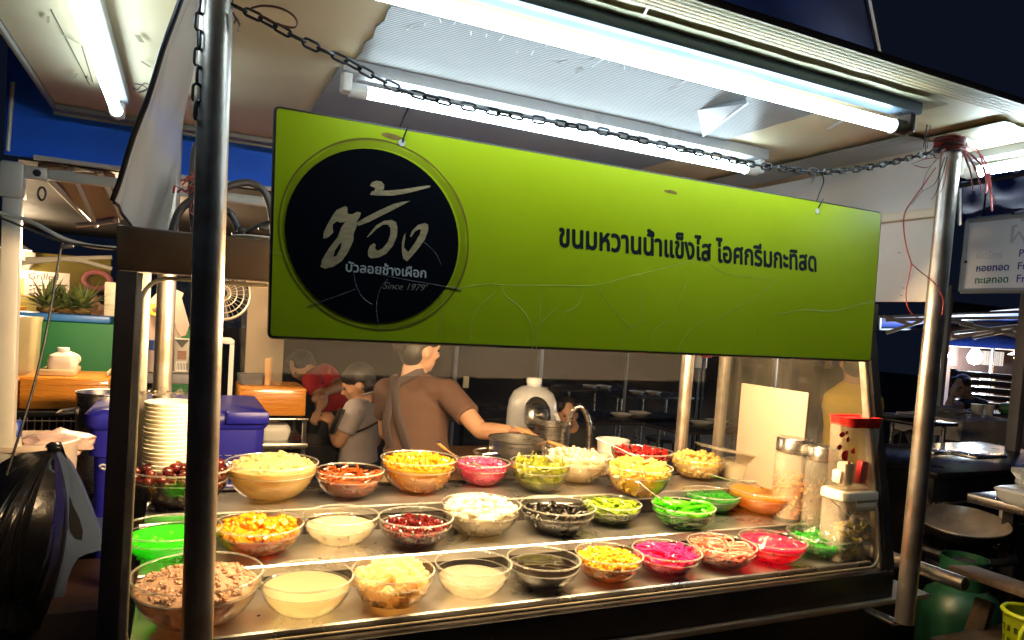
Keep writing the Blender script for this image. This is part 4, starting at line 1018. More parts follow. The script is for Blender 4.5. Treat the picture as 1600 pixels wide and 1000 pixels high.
    if legs and pants:
        mb = MB()
        for s_ in ('l', 'r'):
            kn, ft = J['kn_'+s_], J['ft_'+s_]; hj = J['hip']+sd*(.09*k if s_ == 'r' else -.09*k)
            mb.tube([hj, hj.lerp(kn, .5), kn], [.098*k, .090*k, .072*k], 14); mb.ico(kn, .072*k, 2); mb.tube([kn, ft+Vector((0, 0, .09))], [.072*k, .055*k], 14)
        a, b = J['hip'], J['waist']; mb.tube([a-up*.06, a, a.lerp(b, .55)], [.150*k, .178*k, .168*k], 20, flat=.68, up=f)
        link('trousers', remesh(mb, max(vox, .012), 4), pants, t)
    mb = MB()
    mb.ico(hp(0, -.022, .032), Vector((.084, .094, .098))*k, 3, .08, 5, H); mb.ico(hp(0, -.045, -.02), Vector((.076, .062, .075))*k, 3, .08, 5, H)
    for s_ in (-1, 1): mb.ico(hp(.060*s_, .030, .062), Vector((.028, .055, .045))*k, 2, .1, 4, H)
    if hairlen: mb.tube([hp(0, -.085, .0), hp(0, -.12, -.06), hp(0, -.10, -.06-hairlen)], [.045*k, .042*k, .018*k], 12)
    if bun: mb.ico(hp(0, -.115, .01), Vector((.045, .04, .05))*k, 2, .2, 4, H)
    link('hair', remesh(mb, vox*.9, 3), M_hair, t)
    for s_ in (-1, 1):
        mb = MB(); mb.ico(hp(.030*s_, .0855, .004), Vector((.011, .007, .006))*k, 2, 0, 1, H); mb.build('eye', M_eye, t)
    return t, f, up, sd
def jpx(d): return {n: atD(*p) for n, p in d.items()}
# --- the vendor in the brown T-shirt
J = jpx(dict(head=(657,545,3.42), neck=(645,585,3.42), chest=(652,630,3.42), waist=(652,690,3.40), hip=(650,738,3.40), sh_l=(606,612,3.46), sh_r=(698,612,3.36),
             el_l=(604,676,3.52), ha_l=(640,700,3.62), el_r=(752,674,3.22), ha_r=(797,673,3.10)))
hip = J['hip']; 
for s_, dx in (('l', -.1), ('r', .1)): J['kn_'+s_] = Vector((hip.x+dx*.9, hip.y+.03, .44)); J['ft_'+s_] = Vector((hip.x+dx*.95, hip.y+.02, .0))
M_brownshirt = mat('brown_cotton', (.105, .055, .038), .85, 0, var=.12, vs=8, bump=.15, bs=30)
M_apron = mat('dark_brown_webbing', (.045, .03, .028), .7, 0, var=.2)
M_khaki = mat('khaki_trousers', (.52, .34, .16), .8, 0, var=.12)
t, f, up, sd = person('person seen from behind in a brown T-shirt with dark apron straps, stirring a pot', J, (.35, .94, 0), (.97, .22, -.12), M_brownshirt, M_khaki, .008, .98, 0, .62, midriff=True, bun=True)
bk = lambda u, v, g=.0: atD(u, v, 3.42) - f*(.112+g)
mb = MB()
mb.tube(cr([bk(662, 578, -.09), bk(640, 588, -.03), bk(622, 598, .006), bk(612, 630, .012), bk(607, 660, .006), bk(613, 694, -.01)], 6), .020, 10, flat=.22, up=(sd*.2+up*.1+f))
mb.tube(cr([bk(618, 584, -.03), bk(620, 600, .010), bk(624, 640, .018), bk(632, 670, .014), bk(640, 698, .008)], 6), .022, 10, flat=.22, up=(sd*.2+up*.1+f))
mb.build('apron_strap', M_apron, t)
# --- man in the pale polo shirt with a camera strap, looking down at a phone
J = jpx(dict(head=(560,600,4.2), neck=(577,622,4.22), chest=(564,655,4.25), waist=(560,700,4.25), hip=(560,745,4.25), sh_l=(556,640,4.08), sh_r=(594,630,4.36), el_l=(529,690,4.05), ha_l=(519,664,4.12), el_r=(585,690,4.5), ha_r=(540,664,4.5)))
hip = J['hip']
for s_, dx in (('l', .1), ('r', -.1)): J['kn_'+s_] = Vector((hip.x-.38, hip.y+dx+.1, .46)); J['ft_'+s_] = Vector((hip.x-.40, hip.y+dx+.1, 0))
M_polo = mat('pale_grey_cotton', (.46, .40, .40), .85, 0, var=.1, bump=.1, bs=30); M_dark = mat('dark_cloth', (.03, .03, .035), .8, 0, var=.3)
t, f, up, sd = person('man in a pale grey polo shirt with dark camera straps, looking down at his hand', J, (-.78, .62, 0), (-.92, .22, -.42), M_polo, M_dark, .010, 1.0, 0, .7, collar=True)
mb = MB()
mb.tube(cr([atD(568, 608, 4.12), atD(585, 602, 4.08), atD(594, 612, 4.08), atD(600, 632, 4.12)], 5), .014, 8, flat=.35); mb.tube(cr([atD(537, 682, 4.12), atD(560, 674, 4.08), atD(582, 664, 4.06), atD(598, 654, 4.06)], 5), .016, 8, flat=.35)
mb.build('camera_strap', M_apron, t)
mb = MB(); mb.box(atD(526, 658, 3.98), (.012, .075, .15), Euler((0, .4, .2)), .006)
tag(mb.build('mobile_phone', M_black), 'dark phone held up in the hand of the man in the pale polo shirt', 'phone')
# --- person in the red shirt bending over
J = jpx(dict(head=(472,572,5.2), neck=(486,582,5.2), chest=(502,592,5.25), waist=(516,618,5.3), hip=(520,648,5.35), sh_l=(486,596,5.0), sh_r=(514,584,5.4), el_l=(505,626,4.95), ha_l=(498,640,4.9), el_r=(530,604,5.1), ha_r=(506,614,4.95)))
hip = J['hip']
for s_, dx in (('l', -.1), ('r', .1)): J['kn_'+s_] = Vector((hip.x-.1, hip.y+dx, .45)); J['ft_'+s_] = Vector((hip.x, hip.y+dx, 0))
M_redshirt = mat('red_cotton', (.48, .02, .03), .8, 0, var=.15)
person('person in a red shirt bending forward behind the orange crate', J, (-.85, -.4, -.2), (-.7, -.3, -.6), M_redshirt, M_dark, .012, .95, 0, .55)
# --- child-sized seated diner behind the pots
J = jpx(dict(head=(886,646,4.6), neck=(892,668,4.65), chest=(898,690,4.7), waist=(900,715,4.7), hip=(900,745,4.7), sh_l=(872,684,4.65), sh_r=(924,686,4.7), el_l=(866,715,4.5), ha_l=(880,720,4.35), el_r=(925,718,4.55), ha_r=(905,722,4.4)))
hip = J['hip']
for s_, dx in (('l', -.09), ('r', .09)): J['kn_'+s_] = Vector((hip.x+dx, hip.y-.35, .44)); J['ft_'+s_] = Vector((hip.x+dx, hip.y-.35, 0))
person('seated diner with black fringe facing the pots, dark top', J, (-.3, -1, 0), (-.35, -.95, -.15), M_dark, M_dark, .012, .88, 0, .6)
# --- cook behind the pineapples
J = jpx(dict(head=(156,478,5.6), neck=(158,506,5.6), chest=(162,530,5.65), waist=(162,570,5.65), hip=(162,610,5.65), sh_l=(150,520,5.6), sh_r=(190,520,5.7), el_l=(142,560,5.5), ha_l=(140,575,5.4), el_r=(192,560,5.6), ha_r=(185,585,5.5)))
hip = J['hip']
for s_, dx in (('l', -.1), ('r', .1)): J['kn_'+s_] = Vector((hip.x+dx, hip.y, .44)); J['ft_'+s_] = Vector((hip.x+dx, hip.y, 0))
person('person peering out beside the white post behind the pineapple crowns', J, (-.4, -.9, 0), (-.5, -.85, -.1), M_dark, M_dark, .012, .92, 0, .6)
# --- man in a dark vest seated at the draped table
J = jpx(dict(head=(1502,604,7.2), neck=(1512,622,7.25), chest=(1518,640,7.3), waist=(1522,662,7.3), hip=(1522,690,7.3), sh_l=(1502,634,7.15), sh_r=(1532,634,7.35), el_l=(1482,638,7.0), ha_l=(1488,618,7.02), el_r=(1505,652,7.0), ha_r=(1478,654,6.95)))
hip = J['hip']
for s_, dx in (('l', -.1), ('r', .1)): J['kn_'+s_] = Vector((hip.x-.4, hip.y+dx, .45)); J['ft_'+s_] = Vector((hip.x-.4, hip.y+dx, 0))
M_skin2 = mat('pale_skin', (.55, .36, .26), .5, 0, var=.1)
person('diner in a dark sleeveless vest resting chin on hand at the white draped table', J, (-.9, -.3, 0), (-.95, -.2, -.15), mat('black_vest', (.012, .012, .016), .8), M_dark, .012, 1.0, 0, .08, skin=M_skin2)
# --- person in a mustard shirt seen through the end of the case
J = jpx(dict(head=(1336,566,3.6), neck=(1334,596,3.6), chest=(1332,636,3.6), waist=(1330,690,3.6), hip=(1330,745,3.6), sh_l=(1308,628,3.65), sh_r=(1358,624,3.55), el_l=(1302,690,3.7), ha_l=(1315,720,3.85), el_r=(1364,690,3.5), ha_r=(1360,735,3.7)))
hip = J['hip']
for s_, dx in (('l', -.09), ('r', .09)): J['kn_'+s_] = Vector((hip.x+dx, hip.y+.4, .46)); J['ft_'+s_] = Vector((hip.x+dx, hip.y+.4, 0))
person('person with a mustard shirt and black hair, back turned, behind the red lidded box', J, (.6, .8, 0), (.6, .8, -.1), mat('mustard_cotton', (.78, .52, .02), .85, 0, var=.12), M_dark, .011, .86, 0, .6)
# ================================================================== background: left side
def pb(u0, v0, u1, v1, Y, th):
    """box corners of something whose front face spans these pixels on the plane Y"""
    a, b = atY(u0, (v0+v1)/2, Y), atY(u1, (v0+v1)/2, Y); um = (u0+u1)/2
    return Vector((a.x, Y, atY(um, v1, Y).z)), Vector((b.x, Y+th, atY(um, v0, Y).z))
def px(D): return D/F
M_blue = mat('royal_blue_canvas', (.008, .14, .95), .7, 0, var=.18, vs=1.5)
M_tentleg = mat('cream_tent_frame', (.66, .62, .54), .4, .1, var=.15)
gz = thing('market_tent', 'pop up market tent with royal blue valance and cream frame behind the cart', 'tent', (-.4, 2.62, 0))
YG = 2.62
lg = atY(14, 500, YG); bar0, bar1 = atY(14, 240, YG), atY(191, 268, YG); zb = (bar0.z+bar1.z)/2
mb = MB(); mb.box2((lg.x-.024, YG-.02, 0), (lg.x+.024, YG+.025, zb-.02), .006); mb.build('leg', M_tentleg, gz)
mb = MB(); mb.box((lg.x, YG, zb-.075), (.062, .056, .11), None, .008); mb.box((lg.x+.06, YG, zb-.045), (.06, .03, .04), None, .008); mb.build('corner_bracket', M_tentleg, gz)
mb = MB(); mb.tube([(lg.x+.062, YG-.018, zb-.045), (lg.x+.062, YG-.012, zb-.045)], .011, 12); mb.build('bracket_bolt', M_chain, gz)
mb = MB(); mb.tube([(lg.x+.075+.010*math.cos(a), YG-.005, zb-.105+.02*math.sin(a)) for a in [2*PI*k/14 for k in range(14)]], .0035, 6, closed=True); mb.build('ring', M_chain, gz)
mb = MB(); mb.box2((lg.x+.09, YG-.012, zb-.06), (2.4, YG+.012, zb-.028), .004); mb.box2((lg.x+.05, YG-.013, zb-.004), (2.4, YG-.001, zb+.010), .003); mb.build('crossbar', M_tentleg, gz)
def val(a, b):
    x = lg.x-.03+(2.6)*a; return Vector((x, YG+.018+.014*noise.noise(Vector((x*3, b*.7, 1)))+.02*b, zb+.004+b*.52))
mb = MB(); mb.grid(val, 50, 6); ext = bmesh.ops.extrude_face_region(mb.bm, geom=list(mb.bm.faces))
for v in [g for g in ext['geom'] if isinstance(g, bmesh.types.BMVert)]: v.co.y += .003
mb.build('valance', M_blue, gz)
mb = MB(); a = atY(20, 128, YG-.01); b = atY(12, 236, YG-.01); mb.tube([b, a], .006, 8); mb.build('valance_piping', M_tentleg, gz)
M_roofin = mat('dark_tent_lining', (.018, .012, .011), .6, 0, var=.4)
mb = MB(); mb.prism([(lg.x, YG+.06, zb+.0), (2.4, YG+.06, zb), (2.2, 7.6, zb+.13), (lg.x-.9, 7.6, zb+.13)], (0, 0, .004)); mb.build('roof_lining', M_roofin, gz)
mb = MB()
for u0, v0, u1, v1, Y0, Y1 in ((110,265,150,352,2.7,3.3), (155,268,190,340,2.7,3.2), (60,262,175,262,2.75,2.75), (120,352,180,345,3.3,3.2), (66,270,140,345,2.7,3.3)):
    mb.tube([atY(u0, v0, Y0), atY(u1, v1, Y1)], .010, 8)
mb.build('truss_bar', M_tentleg, gz)
mb = MB(); p = [atY(66, 268, 2.75), atY(180, 272, 2.75), atY(186, 348, 3.25), atY(150, 352, 3.3)]; mb.prism(p, (0, .004, .004)); mb.build('lit_lining', mat('lamplit_lining', (.30, .17, .16), .35, 0, var=.3), gz)  # pinkish lamplight on the tent cloth put into this piece's colour
# hanging white cables and a black cable
mb = MB(); mb.tube(cr([atY(-5, 332, 2.5), atY(30, 340, 2.5), atY(60, 352, 2.48), atY(98, 372, 2.46), atY(140, 384, 2.44), atY(185, 388, 2.4)], 6), .006, 8)
tag(mb.build('white_cable', mat('white_cable', (.62, .58, .50), .4)), 'white cable drooping across below the tent bar on the left', 'cable')
mb = MB(); mb.tube(cr([atY(-5, 338, 2.44), atY(30, 352, 2.44), atY(60, 364, 2.44), atY(100, 378, 2.42), atY(140, 384, 2.4), atY(190, 390, 2.3)], 6), .0035, 8)
mb.tube(cr([atY(98, 380, 2.40), atY(94, 395, 2.4), atY(88, 430, 2.4), atY(78, 490, 2.38), atY(66, 550, 2.36), atY(48, 620, 2.34), atY(30, 680, 2.32), atY(10, 742, 2.3)], 6), .0035, 8)
mb.box(atY(105, 385, 2.4), (.03, .015, .012), Euler((0, -.2, 0)), .003)
tag(mb.build('black_cable', M_rubber), 'black cable tied to the white one and hanging down past the orange crates', 'cable')
# stall at the back left: green counter, pineapples, yellow wall, paper sign
M_greenp = mat('green_counter_cloth', (.003, .12, .03), .6, 0, var=.15)
Yc = 4.6; lo_, hi_ = pb(-30, 505, 300, 700, Yc, .55); zc = hi_.z
mb = MB(); mb.box2((lo_.x, Yc, .02), (hi_.x, Yc+.55, zc), .01); tag(mb.build('green_counter', M_greenp), 'tall green stall counter under the blue tray of pineapple crowns', 'counter')
trp = atY(102, 510, Yc+.12); mb = MB(); mb.box((trp.x, Yc+.16, zc+.022), (.46, .26, .04), None, .01); tag(mb.build('tray', mat('blue_tray', (.03, .14, .42), .4)), 'blue tray of pineapple crowns on the green counter', 'tray')
def crown(u, v, sz, seed, label):
    c = atY(u, v, Yc+.17); c.z = zc+.044; t = thing('pineapple', label, 'pineapple', c, 'pineapples in the blue tray'); rnd = random.Random(seed)
    mb = MB(); mb.ico(c+Vector((0, 0, .016)), (.05, .05, .022), 2, .15, 9); mb.build('fruit', mat('pineapple_skin', (.22, .12, .03), .6, 0, var=.6, vs=60), t)
    mb = MB()
    for k in range(58):
        a = rnd.uniform(0, 6.3); el = rnd.uniform(.08, 1.25); L = sz*rnd.uniform(.7, 1.15); d = Vector((math.cos(a)*math.cos(el), math.sin(a)*math.cos(el), math.sin(el))); p = c+Vector((0, 0, .03)); s_ = d.cross(Vector((0, 0, 1))).normalized()
        P = [p, p+d*L*.5, p+d*L+Vector((0, 0, -.15*L*math.cos(el)))]; w = .012
        q = [P[0]-s_*w, P[1]-s_*w*.8, P[2], P[1]+s_*w*.8, P[0]+s_*w]; mb.prism(q, (0, .0012, .0012))
    mb.build('crown', mat('crown_leaves', (.16, .20, .05), .5, 0, col2=(.05, .08, .03), island=True), t, smooth=False)
crown(72, 505, .21, 1, 'pineapple with the widest spiky crown, at the left end of the blue tray')
crown(100, 508, .16, 2, 'pineapple with a shorter crown in the middle of the blue tray')
crown(128, 508, .19, 3, 'pineapple with a dark spiky crown at the right end of the blue tray')
mb = MB(); mb.box2((-2.8, 6.6, 0.02), (-.55, 6.66, 1.80), .01); tag(mb.build('yellow_wall', mat('yellow_stall_wall', (.17, .125, .012), .7, 0, var=.25, vs=2)), 'mustard yellow back wall of the stall behind the pineapples', 'wall')
ws = thing('paper_sign', 'white handwritten paper sign beginning Grilled on the stall wall above the pineapples', 'sign', atY(73, 444, 6.2))
a, b = atY(38, 422, 6.2), atY(108, 466, 6.2); mb = MB(); mb.box2((a.x, 6.2, b.z), (b.x, 6.206, a.z), .002); mb.build('board', mat('cream_paper', (.36, .29, .25), .7, 0, var=.08), ws)
M_ink = mat('brown_ink', (.07, .04, .035), .7)
put_text('handwriting', text_mesh('Grilled', .1, .0005, .15), atY(44, 436, 6.198), atY(92, 438, 6.198), (0, 0, 1), M_ink, ws, (0, -1, 0)).location = -ws.location
mb = MB(); rnd = random.Random(8)
for v in (446, 452, 459):
    for u in range(46, 102, 5):
        if rnd.random() < .75: mb.tube([atY(u, v+rnd.uniform(-1, 1), 6.198), atY(u+3.4, v+rnd.uniform(-1, 1), 6.198)], .005, 5)
mb.build('handwritten_line', M_ink, ws)
mb = MB(); p = atY(152, 438, 6.58); mb.tube([p+Vector((.09*math.cos(a), 0, .065*math.sin(a))) for a in [2*PI*k/20 for k in range(20)]], .022, 8, closed=True); tag(mb.build('wall_ornament', mat('pink_ornament', (.40, .12, .12), .6)), 'pink ring ornament on the yellow wall above the peering person', 'ornament')
mb = MB(); a, b = atY(164, 440, 5.0), atY(178, 520, 5.0); mb.box2((a.x, 5.0, zc+.002), (b.x, 5.05, a.z), .006); tag(mb.build('white_board', M_cream), 'tall narrow white board standing on the green counter by the black frame', 'board')
mb = MB()
for P in (((20, 412), (100, 405), (130, 408), (175, 420)), ((40, 405), (175, 402))): mb.tube([atY(u, v, 5.6) for u, v in P], .014, 8)
tag(mb.build('tent_bar', M_tentleg), 'thin cream tent bars crossing above the handwritten sign', 'tent bar')
M_bulb = emis('lit_bulb', (1, .82, .55), 18)
def bulb(label, u, v, D, r, power, col=(1, .74, .45), name='hanging_lamp', shade=True, mt=None):
    p = atD(u, v, D); t = thing(name, label, 'lamp', p)
    mb = MB(); mb.lathe([(0, -r), (r*.7, -r*.75), (r, 0), (r*.75, r*.7), (r*.35, r*1.3), (0, r*1.35)], 20, p); mb.build('bulb', mt or M_bulb, t)
    if shade:
        mb = MB(); mb.lathe([(r*.3, r*2.1), (r*.4, r*1.2), (r*1.9, r*.55), (r*1.95, r*.62), (r*.45, r*1.5), (r*.36, r*2.1)], 24, p, None, True); mb.build('shade', M_white, t)
        mb = MB(); mb.tube([p+Vector((0, 0, r*2)), p+Vector((0, 0, r*2+.5))], .004, 6); mb.build('cord', M_black, t)
    ld = bpy.data.lights.new('bulb_light', 'POINT'); ld.energy = power; ld.color = col; ld.shadow_soft_size = r*1.05
    lo = bpy.data.objects.new('bulb_light', ld); COL.objects.link(lo); lo.parent = t; lo.location = (0, 0, -r*2.2)
    return t
bulb('bright bulb hanging at the left end of the pineapple stall', 33, 426, 5.4, .04, 1.5)
bulb('white shaded lamp high at the left edge under the tent', 24, 396, 4.9, .05, 9)
bulb('lamp under the tent roof, mostly behind the white sheet at the left of the cart', 214, 338, 3.35, .045, 28, (1, .70, .40))
mb = MB(); p = atD(42, 405, 5.3); mb.ico(p, (.05, .04, .09), 2, .4, 4); tag(mb.build('plastic_bag', mat('white_bag_plastic', (.62, .55, .48), .35)), 'small white plastic bag hanging above the handwritten sign', 'bag')
mb = MB(); mb.box2(atD(10, 500, 5.3)+Vector((-.06, 0, -.30)), atD(30, 500, 5.3)+Vector((0, .3, .10)), .01); tag(mb.build('orange_bin', mat('orange_plastic', (.62, .22, .03), .4)), 'orange container at the left end of the pineapple stall', 'container')
# wrapped orange crates on a rack
M_orange = mat('orange_wrapped_crate', (.62, .24, .03), .28, 0, coat=.5, var=.04, vs=4, stretch=(1, 1, 10), bump=.4, bs=8)
def crate(u0, v0, u1, v1, Y, th, label, nr=6):
    lo, hi = pb(u0, v0, u1, v1, Y, th); t = thing('wrapped_crate', label, 'crate', ((lo.x+hi.x)/2, Y+th/2, lo.z), 'orange film wrapped crates')
    mb = MB(); mb.box2(lo, hi, .008); mb.build('crate', M_orange, t)
    mb = MB()
    for k in range(nr):
        z = lo.z+(hi.z-lo.z)*(k+.6)/nr; mb.tube(cr([(lo.x+(hi.x-lo.x)*j/8, Y-.001, z+.010*noise.noise(Vector((j*.7, k*3.1, 2)))) for j in range(9)], 3), .0032, 6)
    mb.build('film_fold', M_orange, t); return lo, hi
l1, h1 = crate(30, 590, 170, 640, 3.75, .36, 'large orange crate wrapped in film with the milk jug on it')
l0, h0 = crate(-40, 594, 27, 640, 3.75, .36, 'orange wrapped crate at the left edge of the photo, beside the larger one')
crate(374, 606, 478, 650, 3.9, .36, 'orange wrapped crate behind the case, beside the red shirted person')
def jug(u, vt, vb, w, Y, label, capm, zb=None, lbl=False):
    c = atY(u, vb, Y); c.z = zb if zb is not None else c.z; H = atY(u, vt, Y).z-c.z; W_ = w/2/F*depth(c); t = thing('milk_jug', label, 'jug', c)
    mb = MB(); rbox(mb, c, W_*2, W_*1.7, W_*.5, [(0, .92), (H*.05, 1.0), (H*.55, 1.0), (H*.72, .88), (H*.84, .42), (H*.88, .36), (H*.90, .36)]); mb.tube(cr([c+Vector((W_*.75, 0, H*.40)), c+Vector((W_*1.05, 0, H*.55)), c+Vector((W_*.95, 0, H*.70)), c+Vector((W_*.4, 0, H*.82))], 4), W_*.14, 8); mb.build('jug', mat('milky_plastic', (.70, .62, .52), .35, 0, var=.08, sss=.2), t)
    mb = MB(); mb.lathe([(0, H*.90), (W_*.42, H*.90), (W_*.42, H*.995), (W_*.38, H), (0, H)], 20, c); mb.build('cap', capm, t)
    if lbl:
        mb = MB(); mb.box2(c+Vector((-W_*.3, -W_*.875, H*.12)), c+Vector((W_*.7, -W_*.855, H*.42)), .001); o = mb.build('paper_label', M_white, t)
        mb = MB(); mb.box2(c+Vector((-W_*.3, -W_*.885, H*.36)), c+Vector((W_*.5, -W_*.878, H*.40)), .0005); mb.build('red_stripe', M_red, o)
        mb = MB(); mb.box2(c+Vector((-W_*.2, -W_*.885, H*.28)), c+Vector((W_*.6, -W_*.878, H*.31)), .0005); mb.build('blue_stripe', M_blue, o)
    return t
jug(98, 543, 583, 40, 3.86, 'pale plastic milk jug with white cap on the large orange crate', M_white, h1.z+.002)
mb = MB(); mb.box2((l1.x+.06, 3.80, h1.z+.002), (l1.x+.20, 4.05, h1.z+.03), .006); mb.box2((l1.x+.34, 3.80, h1.z+.002), (h1.x-.02, 4.05, h1.z+.025), .006); tag(mb.build('food_tray', mat('pale_tray', (.55, .42, .24), .4)), 'pale shallow trays on the large orange crate either side of the jug', 'tray')
mb = MB(); c = atY(30, 560, 4.0); rbox(mb, (c.x-.03, 4.06, h0.z+.002), .20, .16, .03, [(0, .9), (.25, 1), (.27, 1.05), (.275, 1.05), (.275, .95)]); tag(mb.build('plastic_tub', mat('olive_clear_plastic', (.42, .36, .20), .35)), 'cloudy olive plastic tub on the crate at the left edge', 'tub')
mb = MB(); c = Vector((atY(17, 580, 3.84).x, 3.84, h0.z+.002)); mb.lathe([(0, 0), (.026, 0), (.028, .04), (.020, .055), (.014, .065), (.018, .07), (.018, .085), (0, .085)], 18, c); tag(mb.build('sauce_bottle', mat('dark_bottle', (.12, .09, .08), .2)), 'little bottle with pale cap on the crate at the left edge', 'bottle')
rk = thing('wire_rack', 'black wire grid rack under the orange crates', 'rack', (-1.6, 3.9, 0))
mb = MB(); zr = l1.z-.004; xa, xb = l0.x-.1, h1.x+.08
mb.box2((xa, 3.70, zr-.025), (xb, 4.15, zr), .003); mb.build('shelf', M_black, rk)
mb = MB()
for k in range(26): x = xa+(xb-xa)*k/25; mb.tube([(x, 3.70, zr-.026), (x, 3.70, zr-.42)], .0028, 6)
for k in range(8): mb.tube([(xa, 3.697, zr-.04-.052*k), (xb, 3.697, zr-.04-.052*k)], .0028, 6)
mb.build('wire_grid', mat('pale_wire', (.48, .42, .36), .4, .6), rk)
mb = MB()
for x in (xa+.02, xb-.02):
    for y in (3.72, 4.12): mb.tube([(x, y, 0), (x, y, zr-.026)], .012, 8)
mb.build('rack_leg', M_black, rk)
mb = MB(); mb.box2((xa, 4.16, .02), (xb, 4.2, zr-.03)); mb.build('back_board', M_black, rk)
def stockpot(u, vt, vb, w, Y, label, handles=True, z0=None, lid=False, bail=False, liquid=None):
    c = atY(u, vb, Y); D = depth(c); R = w/2/F*D; zt = atY(u, vt, Y).z; c.z = z0 if z0 is not None else c.z; H = zt-c.z
    t = thing('stock_pot', label, 'pot', c)
    mb = MB(); mb.lathe([(0, 0), (R*.94, 0), (R, .015), (R, H-.004), (R*1.04, H), (R*1.04, H+.006), (R*.98, H+.004), (R*.97, .02), (0, .012)], 40, c); mb.build('pot', M_steel, t)
    if handles:
        for s_ in (-1, 1):
            mb = MB(); mb.tube(cr([c+Vector((s_*R*.98, -.05, H*.82)), c+Vector((s_*(R+.05), -.045, H*.80)), c+Vector((s_*(R+.06), 0, H*.79)), c+Vector((s_*(R+.05), .045, H*.80)), c+Vector((s_*R*.98, .05, H*.82))], 5), .006, 8); mb.build('handle', M_steel, t)
    if bail:
        mb = MB(); mb.tube(cr([c+Vector((R*1.0, 0, H*.9)), c+Vector((R*1.15, -.02, H*1.25)), c+Vector((R*1.55, -.04, H*1.32)), c+Vector((R*2.0, -.05, H*1.0)), c+Vector((R*2.1, -.05, H*.4))], 6), .012, 10); mb.build('handle', M_steel, t)
    if liquid:
        mb = MB(); mb.lathe([(0, H*.7), (R*.965, H*.7)], 32, c); mb.build('liquid', liquid, t)
    return t, c, R, H
stockpot(160, 614, 700, 76, 3.3, 'tall steel stock pot between the orange crates and the blue bin', True, .70)
mb = MB(); c = atY(160, 690, 3.3); mb.box2((c.x-.22, 3.1, .02), (c.x+.2, 3.5, .698), .01); tag(mb.build('storage_cabinet', M_blackpanel), 'dark cabinet under the tall stock pot', 'cabinet')
# blue wheeled bin with number
bl = thing('blue_bin', 'large deep blue lidded bin numbered 12013 behind the case', 'bin', (atY(280, 700, 2.95).x, 3.1, 0))
M_binblue = mat('deep_blue_plastic', (.012, .012, .28), .38, 0, var=.15)
lo, hi = pb(134, 672, 416, 700, 2.95, .5); lid = pb(134, 642, 424, 668, 2.93, .56)
mb = MB(); n_ = rbox_prof(1, 1, .06); cx_, cy_ = (lo.x+hi.x)/2, 3.2; w_ = hi.x-lo.x
rbox(mb, (cx_, cy_, 0), w_*.96, .48, .05, [(.05, .88), (hi.z*.6, .95), (hi.z-.10, .97), (hi.z-.10, 1.02), (hi.z, 1.03), (hi.z, .9)]); mb.build('body', M_binblue, bl)
mb = MB(); rbox(mb, (cx_, cy_, 0), w_*1.0, .52, .05, [(hi.z+.004, 1.0), (hi.z+.02, 1.03), (lid[1].z-.02, 1.03), (lid[1].z, .97), (lid[1].z+.01, .6)]); mb.build('lid', M_binblue, bl)
mb = MB(); mb.box2((lid[1].x-.17, cy_-.30, hi.z+.028), (lid[1].x-.01, cy_-.262, hi.z+.08), .012); mb.build('grip', M_binblue, bl)
yb = cy_-.48*.97/2-.006
put_text('number', text_mesh('12013', .1, .0), atY(343, 712, yb-.004), atY(397, 712, yb-.004), (0, 0, 1), mat('white_stencil', (.50, .50, .62), .5), bl, (0, -1, 0)).location = -bl.location
put_text('initial', text_mesh('L', .1, .0), atY(352, 760, yb+.004), atY(366, 760, yb+.004), (0, 0, 1), bpy.data.materials['white_stencil'], bl, (0, -1, 0)).location = -bl.location
mb = MB(); mb.tube(cr([atY(155, 729, yb-.012), atY(160, 726, yb-.012), atY(166, 728, yb-.012), atY(164, 733, yb-.012), atY(158, 731, yb-.012)], 4), .004, 6); mb.build('painted_mark', bpy.data.materials['white_stencil'], bl)
# tub with milk and a bag, on a red crate
tb = thing('wash_tub', 'wide pale plastic tub holding a milk bottle and a bag, left edge', 'tub', atY(40, 760, 2.75)); c = Vector((atY(38, 700, 2.75).x, 2.75, .52)); zt = atY(60, 688, 2.75).z; R = atY(124, 690, 2.75).x-c.x
mb = MB(); mb.lathe([(0, .52), (R*.80, .52), (R*.85, .54), (R*.98, zt-.01), (R*1.03, zt-.01), (R*1.03, zt+.006), (R*.97, zt+.008), (R*.84, .55), (0, .55)], 44, (c.x, c.y, 0)); mb.build('tub', mat('pale_translucent_plastic', (.62, .50, .40), .4, 0, var=.08, sss=.15), tb)
jug(20, 657, 720, 52, 2.74, 'milk jug with blue cap and a red and blue label in the pale tub', mat('blue_cap', (.02, .06, .42), .35), .56, True)
mb = MB(); p = atY(86, 694, 2.8); mb.ico(p, (.11, .08, .045), 3, .5, 4); tag(mb.build('plastic_bag', mat('pinkish_bag', (.66, .46, .40), .35, 0, var=.15, bump=.5, bs=20)), 'knotted pinkish plastic bag lying in the pale tub', 'bag')
mb = MB(); mb.box2((c.x-.3, 2.5, .02), (c.x+.3, 3.0, .519), .01); tag(mb.build('plastic_crate', mat('dull_crate', (.05, .025, .02), .5)), 'dark crate under the pale tub', 'crate')
